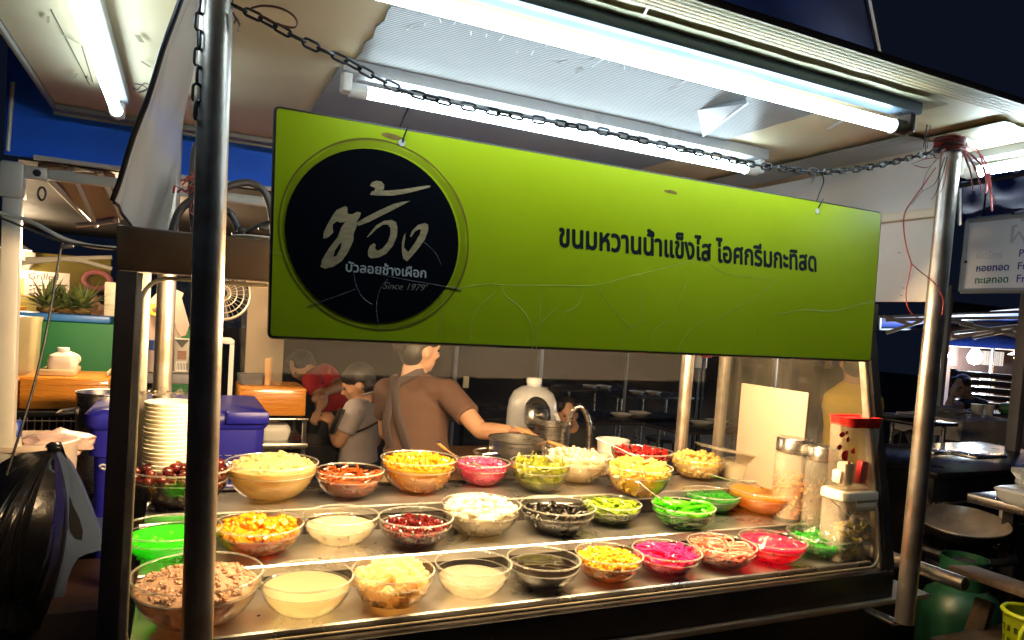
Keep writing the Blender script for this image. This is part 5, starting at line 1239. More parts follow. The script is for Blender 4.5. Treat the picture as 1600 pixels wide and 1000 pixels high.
# plastic chair with a black rubbish bag
M_chairp = mat('blue_grey_plastic', (.065, .09, .15), .35, 0, var=.2, vs=6)
ch = thing('plastic_chair', 'blue grey plastic chair with a black bag tied to its back', 'chair', atY(100, 990, 2.6)*Vector((1,1,0)).x if False else Vector((atY(110, 900, 2.62).x, 2.62, 0)))
YC = 2.62
def flat(P, Y0, th, n, mt):
    mb = MB(); mb.prism([atY(u, v, Y0) for u, v in P], (0, th, 0)); return mb.build(n, mt, ch)
flat([(83,700),(96,708),(112,728),(128,760),(142,795),(156,830),(157,852),(150,862),(134,866),(122,872),(112,888),(104,910),(97,940),(89,988),(66,988),(72,950),(80,910),(90,872),(100,840),(107,825),(104,800),(100,770),(94,740)], YC, .035, 'side_frame', M_chairp)
flat([(109,775),(114,790),(124,810),(130,830),(128,844),(118,842),(110,830),(108,815)], YC-.0015, .003, 'frame_opening', M_black)
mb = MB(); s0, s1 = atY(60, 862, YC), atY(152, 855, YC); zs = s1.z; mb.box2((s0.x-.15, YC+.04, zs-.03), (s1.x+.05, YC+.46, zs), .012); mb.build('seat', M_chairp, ch)
mb = MB()
for x, y in ((s0.x-.1, YC+.43), (s1.x+.02, YC+.43), (s1.x+.03, YC+.06)): mb.tube([(x, y, 0), (x, y, zs-.028)], [.018, .026], 10)
mb.build('leg', M_chairp, ch)
mb = MB(); mb.prism([(s0.x-.12, YC+.06, zs), (s0.x-.14, YC+.40, zs), (s0.x-.16, YC+.40, .80), (s0.x-.14, YC+.06, .80)], (.03, 0, 0)); mb.build('backrest', M_chairp, ch)
kn = atY(86, 702, 2.5)
def bagf(a, b):
    top = kn; u = -70+230*a*.93; 
    e = atY(-150+214*a, 985, 2.5-.16*math.sin(PI*a)); pw = .42+.5*a; p = Vector((top.x+(e.x-top.x)*b**pw, top.y+(e.y-top.y)*b**pw, top.z+(e.z-top.z)*b**1.15))
    w = math.sin(PI*min(1, b*1.15))
    p += Vector((0, -.16*w*math.sin(PI*a), 0)); fold = .030*(1-.55*b)*noise.noise(Vector((a*16, b*.9, 3)))*min(1, b*6)+.012*noise.noise(Vector((a*34, b*2.5, 8)))
    p += Vector((0, fold, fold*.3)); p.x += (.05 if a > .8 else 0)*math.sin(PI*b)
    p.z = max(p.z, .012); return p
mb = MB(); mb.grid(bagf, 70, 30)
mb.grid(lambda a, b: (lambda p: Vector((p.x, 2.5+.12+(2.5-p.y)*.5, p.z)))(bagf(1-a, b)), 40, 16)
mb.ico(kn+Vector((0, .0, .004)), (.022, .02, .016), 2, .6, 5)
tag(mb.build('rubbish_bag', mat('black_bin_liner', (.010, .010, .011), .25, 0, var=.4, bump=.5, bs=22), ang=80), 'big black bin bag hung from the blue grey chair', 'rubbish bag')
mb = MB(); a_ = atY(8, 1004, 1.9)
st = thing('low_stool', 'low stool with an orange top showing in the bottom left corner', 'stool', (a_.x, 1.9, 0))
mb = MB(); mb.box2((a_.x-.30, 1.62, a_.z-.03), (atY(26, 1004, 1.9).x, 1.90, a_.z-.003), .008); mb.build('seat', M_white, st)
mb = MB(); mb.box2((a_.x-.29, 1.63, a_.z-.002), (atY(20, 1004, 1.9).x, 1.885, a_.z+.004), .003); mb.build('cushion', mat('orange_vinyl', (.85, .34, .02), .4), st)
mb = MB()
for x in (a_.x-.26, atY(22, 1004, 1.9).x-.02):
    for y in (1.66, 1.86): mb.tube([(x, y, 0), (x, y, a_.z-.031)], .016, 8)
mb.build('leg', M_white, st)
# shelf of jars seen through the left end of the case
YS = 3.5
sh = thing('stall_shelf', 'grey shelf of jars and cartons seen through the left end of the case', 'shelf', (atY(265, 600, YS).x, YS, 0)); lo, hi = pb(218, 584, 312, 600, YS, .34)
mb = MB(); mb.box2(lo, hi, .006); mb.build('shelf_board', mat('grey_shelf', (.20, .19, .20), .5), sh)
mb = MB()
for x in (lo.x+.03, hi.x-.03): mb.tube([(x, YS+.25, 0), (x, YS+.25, lo.z-.001)], .015, 8)
mb.build('leg', M_blackpanel, sh); zs_ = hi.z+.002
def lath(name, label, cat, u, w, vt, Y, prof, mt, z0, parts=()):
    c = atY(u, 560, Y); c.z = z0; R = w/2/F*depth(c); H = atY(u, vt, Y).z-z0; t = thing(name, label, cat, c)
    mb = MB(); mb.lathe([(r*R, z*H) for r, z in prof], 24, c); mb.build('body', mt, t)
    for n, pr, m_ in parts:
        mb = MB(); mb.lathe([(r*R, z*H) for r, z in pr], 24, c); mb.build(n, m_, t)
    return t
lath('plastic_jar', 'clear jar with a wide blue lid on the grey shelf', 'jar', 243, 30, 531, YS+.08, [(0, 0), (.9, 0), (.95, .05), (.95, .68), (0, .68)], mat('pinkish_jar', (.52, .42, .40), .3), zs_, [('lid', [(0, .685), (1, .685), (1, .95), (.95, 1), (0, 1)], mat('blue_lid', (.06, .10, .34), .4))])
lath('pump_bottle', 'cream bottle with a tapering top on the grey shelf, behind the carton', 'bottle', 267, 26, 502, YS+.2, [(0, 0), (1, 0), (1, .68), (.7, .78), (.45, .84), (.4, .93), (.2, 1), (0, 1)], mat('cream_bottle', (.60, .50, .42), .4), zs_)
lath('pump_bottle', 'slim clear bottle on the grey shelf between jar and carton', 'bottle', 261, 14, 530, YS+.06, [(0, 0), (1, 0), (1, .8), (.4, .9), (.4, 1), (0, 1)], mat('clear_bottle', (.34, .30, .27), .2), zs_)
ct = thing('drink_carton', 'drink carton with barcode panel and dark gable top on the grey shelf', 'carton', atY(283, 580, YS+.05)); lo2, hi2 = pb(272, 530, 295, 583, YS+.05, .09); lo2.z = zs_
mb = MB(); mb.box2(lo2, hi2, .002); mb.build('carton', mat('grey_carton', (.46, .42, .36), .5), ct)
mb = MB(); cxm = (lo2.x+hi2.x)/2; mb.prism([(lo2.x+.001, YS+.049, hi2.z-.002), (cxm, YS+.049, hi2.z-.04), (hi2.x-.001, YS+.049, hi2.z-.002)], (0, .003, 0)); mb.build('dark_panel', M_black, ct)
mb = MB(); mb.box2((lo2.x+.008, YS+.0475, lo2.z+.006), (hi2.x-.008, YS+.0495, lo2.z+.05)); o = mb.build('barcode_panel', M_white, ct)
mb = MB()
for k in range(9): mb.box2((lo2.x+.013+k*.0062, YS+.0462, lo2.z+.012), (lo2.x+.0155+k*.0062, YS+.0472, lo2.z+.046))
mb.build('barcode_line', M_black, o)
mb = MB(); mb.box2((lo2.x+.014, YS+.0475, lo2.z+.06), (hi2.x-.01, YS+.0495, lo2.z+.10)); mb.build('brown_picture', mat('brown_print2', (.28, .13, .07), .5), ct)
lath('sauce_bottle', 'red capped sauce bottle below the grey shelf', 'bottle', 268, 14, 604, YS+.1, [(0, 0), (1, 0), (1, .55), (.3, .85), (.15, 1), (0, 1)], M_red, lo.z-.16)
mb = MB(); c = atY(268, 620, YS+.1); mb.box2((c.x-.25, YS, .02), (c.x+.25, YS+.3, lo.z-.162), .01); tag(mb.build('storage_box', mat('brown_box', (.28, .13, .05), .6)), 'brown box under the grey shelf behind the bowl stack', 'box')
lo, hi = pb(224, 448, 300, 540, 4.0, .02)
mb = MB(); mb.prism([atY(u, v, 4.0) for u, v in ((226,476),(256,448),(270,450),(287,458),(284,466),(296,508),(290,524),(226,540))], (0, .02, 0)); ps = mb.build('poster', mat('pinkish_white_poster', (.38, .28, .24), .6)); tag(ps, 'pinkish white cut poster behind the jars inside the left of the case', 'poster')
mb = MB(); p = atY(243, 484, 3.98); mb.lathe([(.016, -.01), (.030, -.01), (.030, .01), (.016, .01)], 24, p, Euler((PI/2, 0, 0)), True); tag(mb.build('tape_roll', mat('yellow_tape', (.72, .50, .03), .4)), 'yellow tape roll hung on the pinkish poster', 'tape roll')
# fan
fc = atD(348, 458, 3.9); fn_ = thing('pedestal_fan', 'pedestal fan with wire guard behind the left pole', 'fan', (fc.x, fc.y, 0)); R = 41/F*3.9
mb = MB()
for q, rr in ((0, 1), (.02, .75), (.03, .5), (.034, .28)): mb.tube([fc+Vector((R*rr*math.cos(a), -q-.01, R*rr*math.sin(a))) for a in [2*PI*k/36 for k in range(36)]], .003 if rr < 1 else .008, 6, closed=True)
for k in range(28): a = 2*PI*k/28; mb.tube([fc+Vector((R*math.cos(a), -.01, R*math.sin(a))), fc+Vector((R*.6*math.cos(a), -.037, R*.6*math.sin(a))), fc+Vector((R*.15*math.cos(a), -.045, R*.15*math.sin(a)))], .0016, 5)
mb.build('guard', mat('cream_guard', (.50, .42, .32), .4, .2), fn_)
mb = MB()
for k in range(3):
    a = 2*PI*k/3+.4; d = Vector((math.cos(a), 0, math.sin(a))); s_ = Vector((-d.z, 0, d.x)); mb.prism([fc+d*.03-s_*.02+Vector((0, .03, 0)), fc+d*R*.9-s_*.07+Vector((0, .05, 0)), fc+d*R*.92+s_*.06+Vector((0, .01, 0)), fc+d*.03+s_*.02+Vector((0, .02, 0))], (0, .004, 0))
mb.build('blade', mat('smoky_blade', (.10, .09, .09), .3), fn_)
mb = MB(); mb.ico(fc+Vector((0, .06, 0)), (.06, .09, .06), 2); mb.build('motor', M_black, fn_)
mb = MB(); mb.tube([fc+Vector((0, .08, -.05)), (fc.x, fc.y+.08, .02)], .014, 10); mb.lathe([(0, 0), (.2, 0), (.2, .02), (.03, .04), (0, .04)], 28, (fc.x, fc.y+.08, .012)); mb.build('stand', M_steel, fn_)
lo, hi = pb(386, 432, 470, 574, 4.9, .04); mb = MB(); mb.box2((lo.x, 4.9, .02), (hi.x-.10, 4.94, hi.z+.2), .006); tag(mb.build('partition_board', mat('tan_board', (.40, .30, .20), .6, 0, var=.3, vs=3)), 'tan partition board behind the fan', 'partition')
lo, hi = pb(344, 531, 366, 560, 3.6, .2); mb = MB(); mb.box2((lo.x, 3.6, hi.z-.02), (hi.x, 3.85, hi.z), .003); mb.box2((hi.x-.02, 3.6, 0.02), (hi.x, 3.62, hi.z-.021)); mb.box2((lo.x, 3.83, 0.02), (lo.x+.02, 3.85, hi.z-.021)); tag(mb.build('side_table', M_white), 'small white side table beside the fan pole', 'table')
ow = atY(426, 606, 3.9); z_ = atY(426, 606, 3.9).z
mb = MB(); rbox(mb, (atY(392, 600, 4.05).x, 4.05, z_+.004), .14, .12, .02, [(0, .9), (.05, 1), (.055, 1), (.055, .9)]); tag(mb.build('food_tray', mat('dark_tray', (.10, .10, .11), .4)), 'dark tray on the orange crate beside the red shirted person', 'tray')
lath('paper_cup', 'tan paper cup standing on the orange crate behind the case', 'cup', 420, 12, 560, 4.0, [(0, 0), (.75, 0), (1, 1), (.9, 1), (.7, .05), (0, .05)], mat('tan_cup', (.55, .33, .14), .5), z_+.003)
lo, hi = pb(372, 652, 480, 700, 3.92, .4); rk2 = thing('metal_rack', 'steel rack under the orange crate behind the case', 'rack', ((lo.x+hi.x)/2, 4.1, 0))
mb = MB(); mb.box2((lo.x, 3.88, hi.z-.012), (hi.x, 4.3, hi.z), .003); mb.box2((lo.x, 3.88, lo.z+.0), (hi.x, 4.3, lo.z+.03), .003); mb.build('shelf_board', M_steel, rk2)
mb = MB()
for x in (lo.x+.02, hi.x-.02):
    for y in (3.9, 4.28): mb.tube([(x, y, 0.01), (x, y, hi.z-.013)], .012, 8)
mb.build('rack_leg', M_steel, rk2)
mb = MB(); p = atY(432, 664, 3.95); rbox(mb, (p.x, 4.02, lo.z+.032), .16, .14, .03, [(0, .85), (.03, .95), (.05, 1), (.07, .95), (.085, .8)]); tag(mb.build('foam_box', M_white), 'white foam food box on the steel rack below the orange crate', 'food box')
mb = MB(); c = atY(498, 690, 4.2); mb.lathe([(0, .02), (.15, .02), (.18, .72), (.19, .73), (.175, .72), (.145, .04), (0, .04)], 28, (c.x, 4.3, 0)); tag(mb.build('waste_bin', mat('black_bin', (.02, .02, .022), .25)), 'black bin in front of the man in the polo shirt', 'bin')

# ================================================================== background: middle
# work table with pots behind the case
wt = thing('work_table', 'dark work table carrying the pots behind the case', 'table', (2.2, 3.2, 0)); zt = .78
tx0, tx1 = atY(740, 720, 2.75).x, atY(1010, 720, 2.75).x
mb = MB(); mb.box2((tx0, 2.45, zt-.03), (tx1, 3.75, zt), .004); mb.build('table_top', mat('worn_wood_top', (.20, .10, .045), .55, 0, var=.5, vs=4, stretch=(1, 8, 1)), wt)
for x in (tx0+.05, tx1-.05):
    for y in (2.5, 3.7): mb = MB(); mb.box2((x-.02, y-.02, .012), (x+.02, y+.02, zt-.031)); mb.build('leg', M_blackpanel, wt)
stockpot(805, 686, 740, 88, 2.55, 'steel pot being stirred by the person in brown', True, zt+.002, liquid=mat('dark_broth', (.10, .05, .03), .15))
_, pc_, pR, pH = stockpot(858, 663, 720, 58, 2.85, 'shiny steel pot with a bent bail handle beside the white jug', False, zt+.002, bail=True)
def pjug():
    Y = 3.35; c = atY(826, 720, Y); c.z = zt+.002; H = atY(826, 590, Y).z-c.z; R = 39/F*depth(c); t = thing('water_jug', 'big translucent white water jug with a ribbed cap', 'jug', c)
    mb = MB(); mb.lathe([(0, 0), (R*.95, 0), (R, .02), (R, H*.60), (R*.95, H*.72), (R*.80, H*.82), (R*.5, H*.885), (R*.28, H*.90), (R*.27, H*.93), (0, H*.93)], 36, c); mb.build('jug', mat('milky_jug', (.55, .56, .58), .3, 0, var=.06, sss=.3), t)
    mb = MB(); mb.lathe([(0, H*.93), (R*.30, H*.93), (R*.31, H*.985), (R*.28, H), (0, H)], 24, c); mb.build('cap', M_white, t)
    mb = MB(); mb.tube(cr([c+Vector((R*.7, -R*.72, H*.30)), c+Vector((R*.8, -R*.9, H*.45)), c+Vector((R*.6, -R*.85, H*.6))], 4), .012, 8); mb.build('handle', M_white, t)
pjug()
lc = atY(841, 649, 2.98); Rl = 29/F*depth(lc); mb = MB(); M_l = Euler((math.radians(78), 0, math.radians(18)))
mb.lathe([(0, .018), (Rl*.5, .016), (Rl*.66, .008), (Rl*.70, .0), (Rl*.86, .004), (Rl, .0), (Rl*1.02, -.006), (Rl*.98, -.008), (Rl*.7, -.004), (0, .012)], 40, lc, M_l); mb.lathe([(0, .05), (.018, .045), (.018, .03), (.008, .02), (.008, .016)], 16, lc, M_l)
tag(mb.build('pot_lid', M_steel), 'round steel pot lid leaning upright against the white water jug', 'lid')
mb = MB(); mb.tube([atD(806, 668, 3.06), atD(856, 690, 2.9), atD(905, 708, 2.75)], [.008, .008, .010], 10); tag(mb.build('wooden_ladle', mat('pale_wood', (.56, .34, .14), .5)), 'wooden stirring stick in the hand of the person in brown', 'ladle')
mb = MB(); p = atY(900, 712, 2.6); mb.box((p.x, 2.62, zt+.05), (.34, .22, .095), None, .01); tag(mb.build('plastic_crate', mat('amber_plastic', (.56, .25, .03), .35)), 'low amber plastic box on the work table by the pots', 'box')
lath('white_bucket', 'small white bucket on the work table behind the red flakes', 'bucket', 968, 50, 686, 2.65, [(0, 0), (.8, 0), (1, .95), (1.05, 1), (.95, 1), (.78, .05), (0, .05)], M_white, zt+.002)
# dark dining tables and stools further off
M_dtable = mat('dark_table_top', (.035, .032, .035), .25, 0, var=.3)
def dtable(x, y, w, d, z, label, rot=0, mt=M_dtable, cat='table', nm='dining_table'):
    t = thing(nm, label, cat, (x, y, 0), 'dark folding tables in the eating area')
    mb = MB(); mb.box((x, y, z), (w, d, .025), None, .005); mb.build('table_top', mt, t)
    for sx_ in (-1, 1):
        for sy_ in (-1, 1): mb = MB(); mb.tube([(x+sx_*(w/2-.06), y+sy_*(d/2-.06), .012), (x+sx_*(w/2-.06), y+sy_*(d/2-.06), z-.013)], .014, 8); mb.build('leg', M_steel, t)
for u, v, D, lb in ((985, 640, 6.2, 'dark folding table right of the diner behind the pots'), (1010, 600, 8.6, 'dark folding table farthest back, left of the steel rear pole'), (1110, 640, 6.0, 'dark folding table behind the rear pole and tan post'), (930, 604, 9.0, 'dark folding table far behind the white jug')):
    p = atD(u, v, D); dtable(p.x, p.y, 1.2, .7, .74, lb)
def stool(u, D, label):
    p = atD(u, 600, D); t = thing('plastic_stool', label, 'stool', (p.x, p.y, 0), 'stools in the eating area')
    mb = MB(); mb.lathe([(0, .44), (.15, .44), (.16, .43), (.155, .40), (.14, .40), (.135, .42), (0, .42)], 20, (p.x, p.y, 0)); mb.build('seat', M_dark, t)
    for a in (.8, 2.4, 3.9, 5.5): mb = MB(); mb.tube([(p.x+.12*math.cos(a), p.y+.12*math.sin(a), .42), (p.x+.16*math.cos(a), p.y+.16*math.sin(a), .012)], .014, 8); mb.build('leg', M_dark, t)
stool(950, 6.9, 'dark stool by the folding table behind the pots'); stool(1040, 7.2, 'dark stool left of the steel rear pole')
for u, v, D in ((972, 640, 6.1), (1000, 640, 6.3), (996, 600, 8.5), (1022, 600, 8.6), (1098, 640, 5.9), (1122, 640, 6.1), (922, 604, 8.9), (944, 604, 9.0)):
    q = atD(u, v, D); mb = MB(); mb.lathe([(0, 0), (.055, 0), (.10, .03), (.095, .032), (.05, .006), (0, .006)], 20, (q.x, q.y, .7535)); tag(mb.build('dish', M_white), 'small pale dish on a dark folding table behind the case', 'dish', 'pale dishes on the dark tables')
def board_stand(u, v, w, h, D, label, mt, nm='menu_board'):
    p = atD(u, v, D); t = thing(nm, label, 'board', (p.x, p.y, 0)); W_, H_ = w/F*D, h/F*D
    mb = MB(); mb.box(p, (W_, .02, H_), None, .004); mb.build('board', mt, t); mb = MB(); mb.box((p.x, p.y+.03, (p.z-H_/2)/2+.006), (.03, .03, p.z-H_/2), None); mb.build('post', M_black, t)
board_stand(1096, 558, 22, 34, 8.0, 'small cream board on a post behind the steel rear pole', M_cream)
board_stand(1104, 552, 20, 14, 7.4, 'little red notice on a post behind the green sign', M_red)
board_stand(728, 597, 9, 18, 6.5, 'small tan notice on a thin post right of the person in brown', M_cream)
board_stand(1294, 566, 12, 20, 7.0, 'small orange card on a post at the right end behind the case', mat('orange_card', (.60, .32, .12), .6))
def tpost(u, D, w, z1, label, mt=M_tentleg):
    p = atD(u, 560, D); mb = MB(); W_ = w/F*D; mb.box2((p.x-W_/2, p.y-W_/2, .012), (p.x+W_/2, p.y+W_/2, z1), .005); tag(mb.build('tent_post', mt), label, 'post', 'tent posts standing behind the case')
M_gpost = mat('grey_post', (.30, .32, .34), .45, .3)
tpost(1238, 6.0, 15, 2.6, 'wide grey tent post right of the cream panel', M_gpost)
tpost(1212, 8.0, 6, 2.5, 'thin grey tent post farther back beside the wide one', M_gpost)
tpost(845, 8.5, 7, 2.6, 'thin grey tent post behind the white water jug cap', M_gpost)
tpost(712, 8.0, 6, 2.6, 'thin grey tent post just right of the person in brown', M_gpost)
tpost(980, 7.6, 4, 2.5, 'slender grey tent post between jug and rear pole', M_gpost)
lath('sauce_bottle', 'white tipped sauce bottle behind the elbow of the person in brown', 'bottle', 722, 10, 610, 5.2, [(0, 0), (1, 0), (1, .6), (.3, .75), (.1, 1), (0, 1)], M_white, .76)
p = atY(722, 640, 5.2); dtable(p.x+.3, 5.3, 1.3, .7, .745, 'dark folding table beside the person in brown')

# ================================================================== background: right side
# hanging menu sign
XM = 2.75
ms = thing('menu_sign', 'white hanging menu sign with blue and green Thai dish names at the right edge', 'sign', atX(1560, 400, XM))
A_ = [atX(1512, 345, XM), atX(1503, 455, XM)]; yf = (A_[0].y+A_[1].y)/2; zt_, zb_ = A_[0].z, A_[1].z; yn = yf-1.05
mb = MB(); mb.box2((XM, yn, zb_), (XM+.02, yf, zt_), .003); mb.build('board', mat('pale_menu_board', (.78, .83, .88), .45, 0, var=.08), ms)
mb = MB(); q_ = [(XM-.004, yf, zb_), (XM-.004, yf, zt_), (XM-.004, yn, zt_), (XM-.004, yn, zb_)]
for a, b in zip(q_, q_[1:]+q_[:1]): mb.tube([a, b], .010, 4)
mb.build('frame', mat('grey_sign_edge', (.36, .38, .40), .5), ms)
M_bt = mat('blue_lettering', (.015, .03, .28), .5); M_gt = mat('green_lettering', (.0, .16, .10), .5); M_ft = mat('faded_lettering', (.60, .63, .66), .5)
for s_, (u0, u1, v), mt_, of in (('หอยทอด', (1525, 1576, 424), M_bt, .0012), ('ทะเลทอด', (1523, 1575, 443), M_gt, .0012), ('ผัดไทย', (1526, 1565, 405), M_ft, .0), ('Pad', (1592, 1615, 401), M_bt, .0004), ('Fried', (1590, 1624, 421), M_bt, .0004), ('Fried', (1588, 1624, 441), M_bt, .0004), ('ผัด', (1578, 1640, 380), M_ft, .0)):
    put_text('lettering', text_mesh(s_, .05, of), atX(u0, v, XM-.002), atX(u1, v-2, XM-.002), (0, 0, 1), mt_, ms, (-1, 0, 0)).location = -ms.location
for y_ in (yf-.05, yn+.1):
    mb = MB(); mb.tube([(XM+.01, y_, zt_), (XM+.01, y_, zt_+.35)], .004, 6); mb.build('hanger', M_black, ms)
for u, v in ((1583, 334), (1509, 409)): mb = MB(); mb.ico(atX(u, v, XM-.008), .006, 1); mb.build('screw', M_black, ms)
# blue canopies
def canopy(label, P, mt, drop=.25):
    t = thing('blue_canopy', label, 'canopy', P[0]); n = 14
    P = [Vector(p) for p in P]
    mb = MB(); mb.grid(lambda a, b: P[0].lerp(P[1], a).lerp(P[3].lerp(P[2], a), b)+Vector((0, 0, .05*noise.noise(Vector((a*3, b*3, P[0].x))))), n, n)
    ext = bmesh.ops.extrude_face_region(mb.bm, geom=list(mb.bm.faces))
    for v in [g for g in ext['geom'] if isinstance(g, bmesh.types.BMVert)]: v.co.z += .004
    mb.build('cloth', mt, t)
    mb = MB()
    for a, b in ((0, 1), (1, 2), (2, 3), (3, 0)): mb.tube([P[a]-Vector((0, 0, .02)), P[b]-Vector((0, 0, .02))], .015, 8)
    mb.build('frame_bar', M_gpost, t); return t
canopy('dark blue cloth canopy overhead beyond the roof edge, upper right', [atZ(960, -140, 3.0), atZ(1352, -40, 3.0), atZ(1392, 160, 3.0), atZ(1000, 160, 3.0)], M_blue)
canopy('blue awning behind the right pole and its pink strings', [atD(1500, 285, 4.2), atD(1640, 258, 4.0), atD(1640, 330, 4.8), atD(1500, 345, 5.0)], M_blue)
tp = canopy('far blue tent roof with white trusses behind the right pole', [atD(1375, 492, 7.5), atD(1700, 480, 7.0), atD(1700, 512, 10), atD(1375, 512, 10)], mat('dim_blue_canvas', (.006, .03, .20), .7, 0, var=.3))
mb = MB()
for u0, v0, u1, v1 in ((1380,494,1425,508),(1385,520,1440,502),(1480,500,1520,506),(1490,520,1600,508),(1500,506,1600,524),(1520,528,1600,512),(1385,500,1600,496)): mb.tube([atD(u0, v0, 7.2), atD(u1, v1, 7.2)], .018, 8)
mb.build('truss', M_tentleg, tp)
tpost(1474, 6.4, 9, 2.1, 'pale blue lit tent post just right of the right pole', mat('pale_blue_post', (.36, .42, .50), .4)); tpost(1464, 6.9, 7, 2.1, 'second pale tent post, partly behind the right pole', mat('pale_blue_post2', (.28, .33, .40), .4))
tpost(1597, 4.4, 16, 2.1, 'wide grey post at the right edge of the photo', mat('dim_grey_post', (.20, .20, .24), .5))
um = thing('parasol', 'pale parasol in front of the far lamp, right side', 'parasol', atD(1552, 540, 9.0)*1.0); c = atD(1552, 540, 9.0)
mb = MB(); mb.lathe([(0, .16), (.15, .13), (.5, .03), (.66, -.03), (.67, -.04), (.5, .02), (0, .14)], 10, c); mb.build('canopy', mat('grey_canopy', (.35, .36, .38), .6), um); mb = MB(); mb.tube([(c.x, c.y, .012), c+Vector((0, 0, .14))], .022, 8); mb.build('pole', M_black, um)
M_cool = emis('lit_cool_bulb', (.75, .92, 1.0), 24)
bulb('cool white lamp glowing far off under the pale parasol', 1523, 559, 8.6, .085, 200, (.75, .9, 1), 'hanging_lamp', False, M_cool)
bulb('small warm bulb beside the far white panels, right of the pole', 1487, 556, 9.5, .045, 25, (1, .75, .45), 'hanging_lamp', False)
bulb('warm lamp glowing at the right edge behind the parasol', 1594, 560, 9.0, .07, 40, (1, .6, .3), 'hanging_lamp', True, emis('lit_amber_bulb', (1, .55, .25), 7))
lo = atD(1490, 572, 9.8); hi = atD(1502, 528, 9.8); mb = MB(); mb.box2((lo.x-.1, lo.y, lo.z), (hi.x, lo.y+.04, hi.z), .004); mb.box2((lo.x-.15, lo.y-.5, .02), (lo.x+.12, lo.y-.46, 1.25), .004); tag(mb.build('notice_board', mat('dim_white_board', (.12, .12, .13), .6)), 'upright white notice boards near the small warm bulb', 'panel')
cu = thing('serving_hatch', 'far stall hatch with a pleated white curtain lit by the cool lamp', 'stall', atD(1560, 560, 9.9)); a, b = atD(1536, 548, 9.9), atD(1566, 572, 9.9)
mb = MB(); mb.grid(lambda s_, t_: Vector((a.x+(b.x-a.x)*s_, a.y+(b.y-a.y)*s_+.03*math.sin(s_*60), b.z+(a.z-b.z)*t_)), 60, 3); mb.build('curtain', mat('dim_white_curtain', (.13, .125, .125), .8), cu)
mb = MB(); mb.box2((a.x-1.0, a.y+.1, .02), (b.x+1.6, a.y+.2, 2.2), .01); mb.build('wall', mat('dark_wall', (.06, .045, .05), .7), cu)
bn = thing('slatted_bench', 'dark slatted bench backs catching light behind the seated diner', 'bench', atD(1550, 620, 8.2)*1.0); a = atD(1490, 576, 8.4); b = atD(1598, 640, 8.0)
mb = MB()
for k in range(6):
    z = a.z-.05-.085*k; mb.box(((a.x+b.x)/2, (a.y+b.y)/2, z), ((a-b).xy.length, .03, .065), Euler((.25, 0, math.atan2((b-a).y, (b-a).x))), .006)
mb.build('slat', mat('varnished_dark_wood', (.03, .018, .018), .4, 0, var=.4), bn)
mb = MB()
for s_ in (.05, .95): p = a.lerp(b, s_); mb.box2((p.x-.03, p.y, .012), (p.x+.03, p.y+.06, a.z))
mb.build('leg', M_black, bn)
# draped table
dt = thing('draped_table', 'table draped with a crumpled white cloth in front of the seated diner', 'table', atD(1500, 660, 6.2)*1.0); c = atD(1500, 650, 5.9); zt = c.z
def drape(a, b):
    x, y = (a-.5)*1.0, (b-.5)*.75; r = max(abs(x)/.40, abs(y)/.28); z = zt
    if r > 1: z = zt-(r-1)*.9*(.7+.5*noise.noise(Vector((a*5, b*5, 1))))
    z += .012*noise.noise(Vector((a*9, b*9, 4))); k = min(1.0, 1/r*1.08) if r > 1 else 1
    return Vector((c.x+x*k+.03*noise.noise(Vector((a*8, b*8, 7)))*(r > 1), c.y+y*k, z))
mb = MB(); mb.grid(drape, 50, 40); mb.build('cloth', mat('white_cloth', (.78, .73, .66), .8, 0, var=.15), dt)
mb = MB()
for sx_ in (-1, 1):
    for sy_ in (-1, 1): mb.tube([(c.x+sx_*.36, c.y+sy_*.25, .012), (c.x+sx_*.36, c.y+sy_*.25, zt-.03)], .018, 8)
mb.build('leg', M_black, dt)
mb = MB(); p = atD(1497, 656, 5.62); mb.box(p, (.05, .012, .03), Euler((.5, 0, 0)), .003); tag(mb.build('wallet', M_black), 'small black wallet on the draped white cloth', 'wallet')
mb = MB(); p = atD(1478, 644, 6.0); p.z = zt+.03; mb.ico(p, (.20, .14, .035), 3, .5, 3); tag(mb.build('shirt_pile', mat('bluish_cloth', (.48, .50, .58), .8)), 'crumpled bluish cloth lying on the draped table', 'cloth')
for u, v, w_, lb in ((1527, 640, 18, 'white cup nearest the diner on the draped table'), (1545, 635, 16, 'white cup standing right of the nearer cup')):
    p = atD(u, v, 6.1); R = w_/2/F*6.1; mb = MB(); mb.lathe([(0, 0), (R*.8, 0), (R, .09), (R*.95, .09), (R*.75, .008), (0, .008)], 18, (p.x, p.y, zt+.005)); tag(mb.build('cup', M_white), lb, 'cup')
p = atD(1582, 652, 6.6); dtable(p.x, p.y, .5, .5, p.z+.02, 'dark folding table with a green packet, right edge'); mb = MB(); mb.box((p.x-.02, p.y-.05, p.z+.085), (.34, .26, .10), Euler((0, 0, .4)), .03); tag(mb.build('green_packet', mat('green_packet', (.03, .22, .05), .35)), 'green packet on the dark table at the right edge', 'packet')
p = atD(1412, 655, 4.9); dtable(p.x, p.y, .42, .5, p.z, 'dark folding table with pale plates between case and right pole')
for k, (u, v, lb) in enumerate(((1400, 640, 'pale green plate on the table between case and pole'), (1428, 648, 'silver plate nearest the right pole on that table'))):
    q = atD(u, v, 4.8); mb = MB(); mb.lathe([(0, 0), (.08, 0), (.12, .02), (.115, .022), (.075, .006), (0, .006)], 24, (q.x, q.y, p.z+.014+.002*k)); tag(mb.build('plate', mat('pale_plate', (.42, .46, .44), .3)), lb, 'plate')
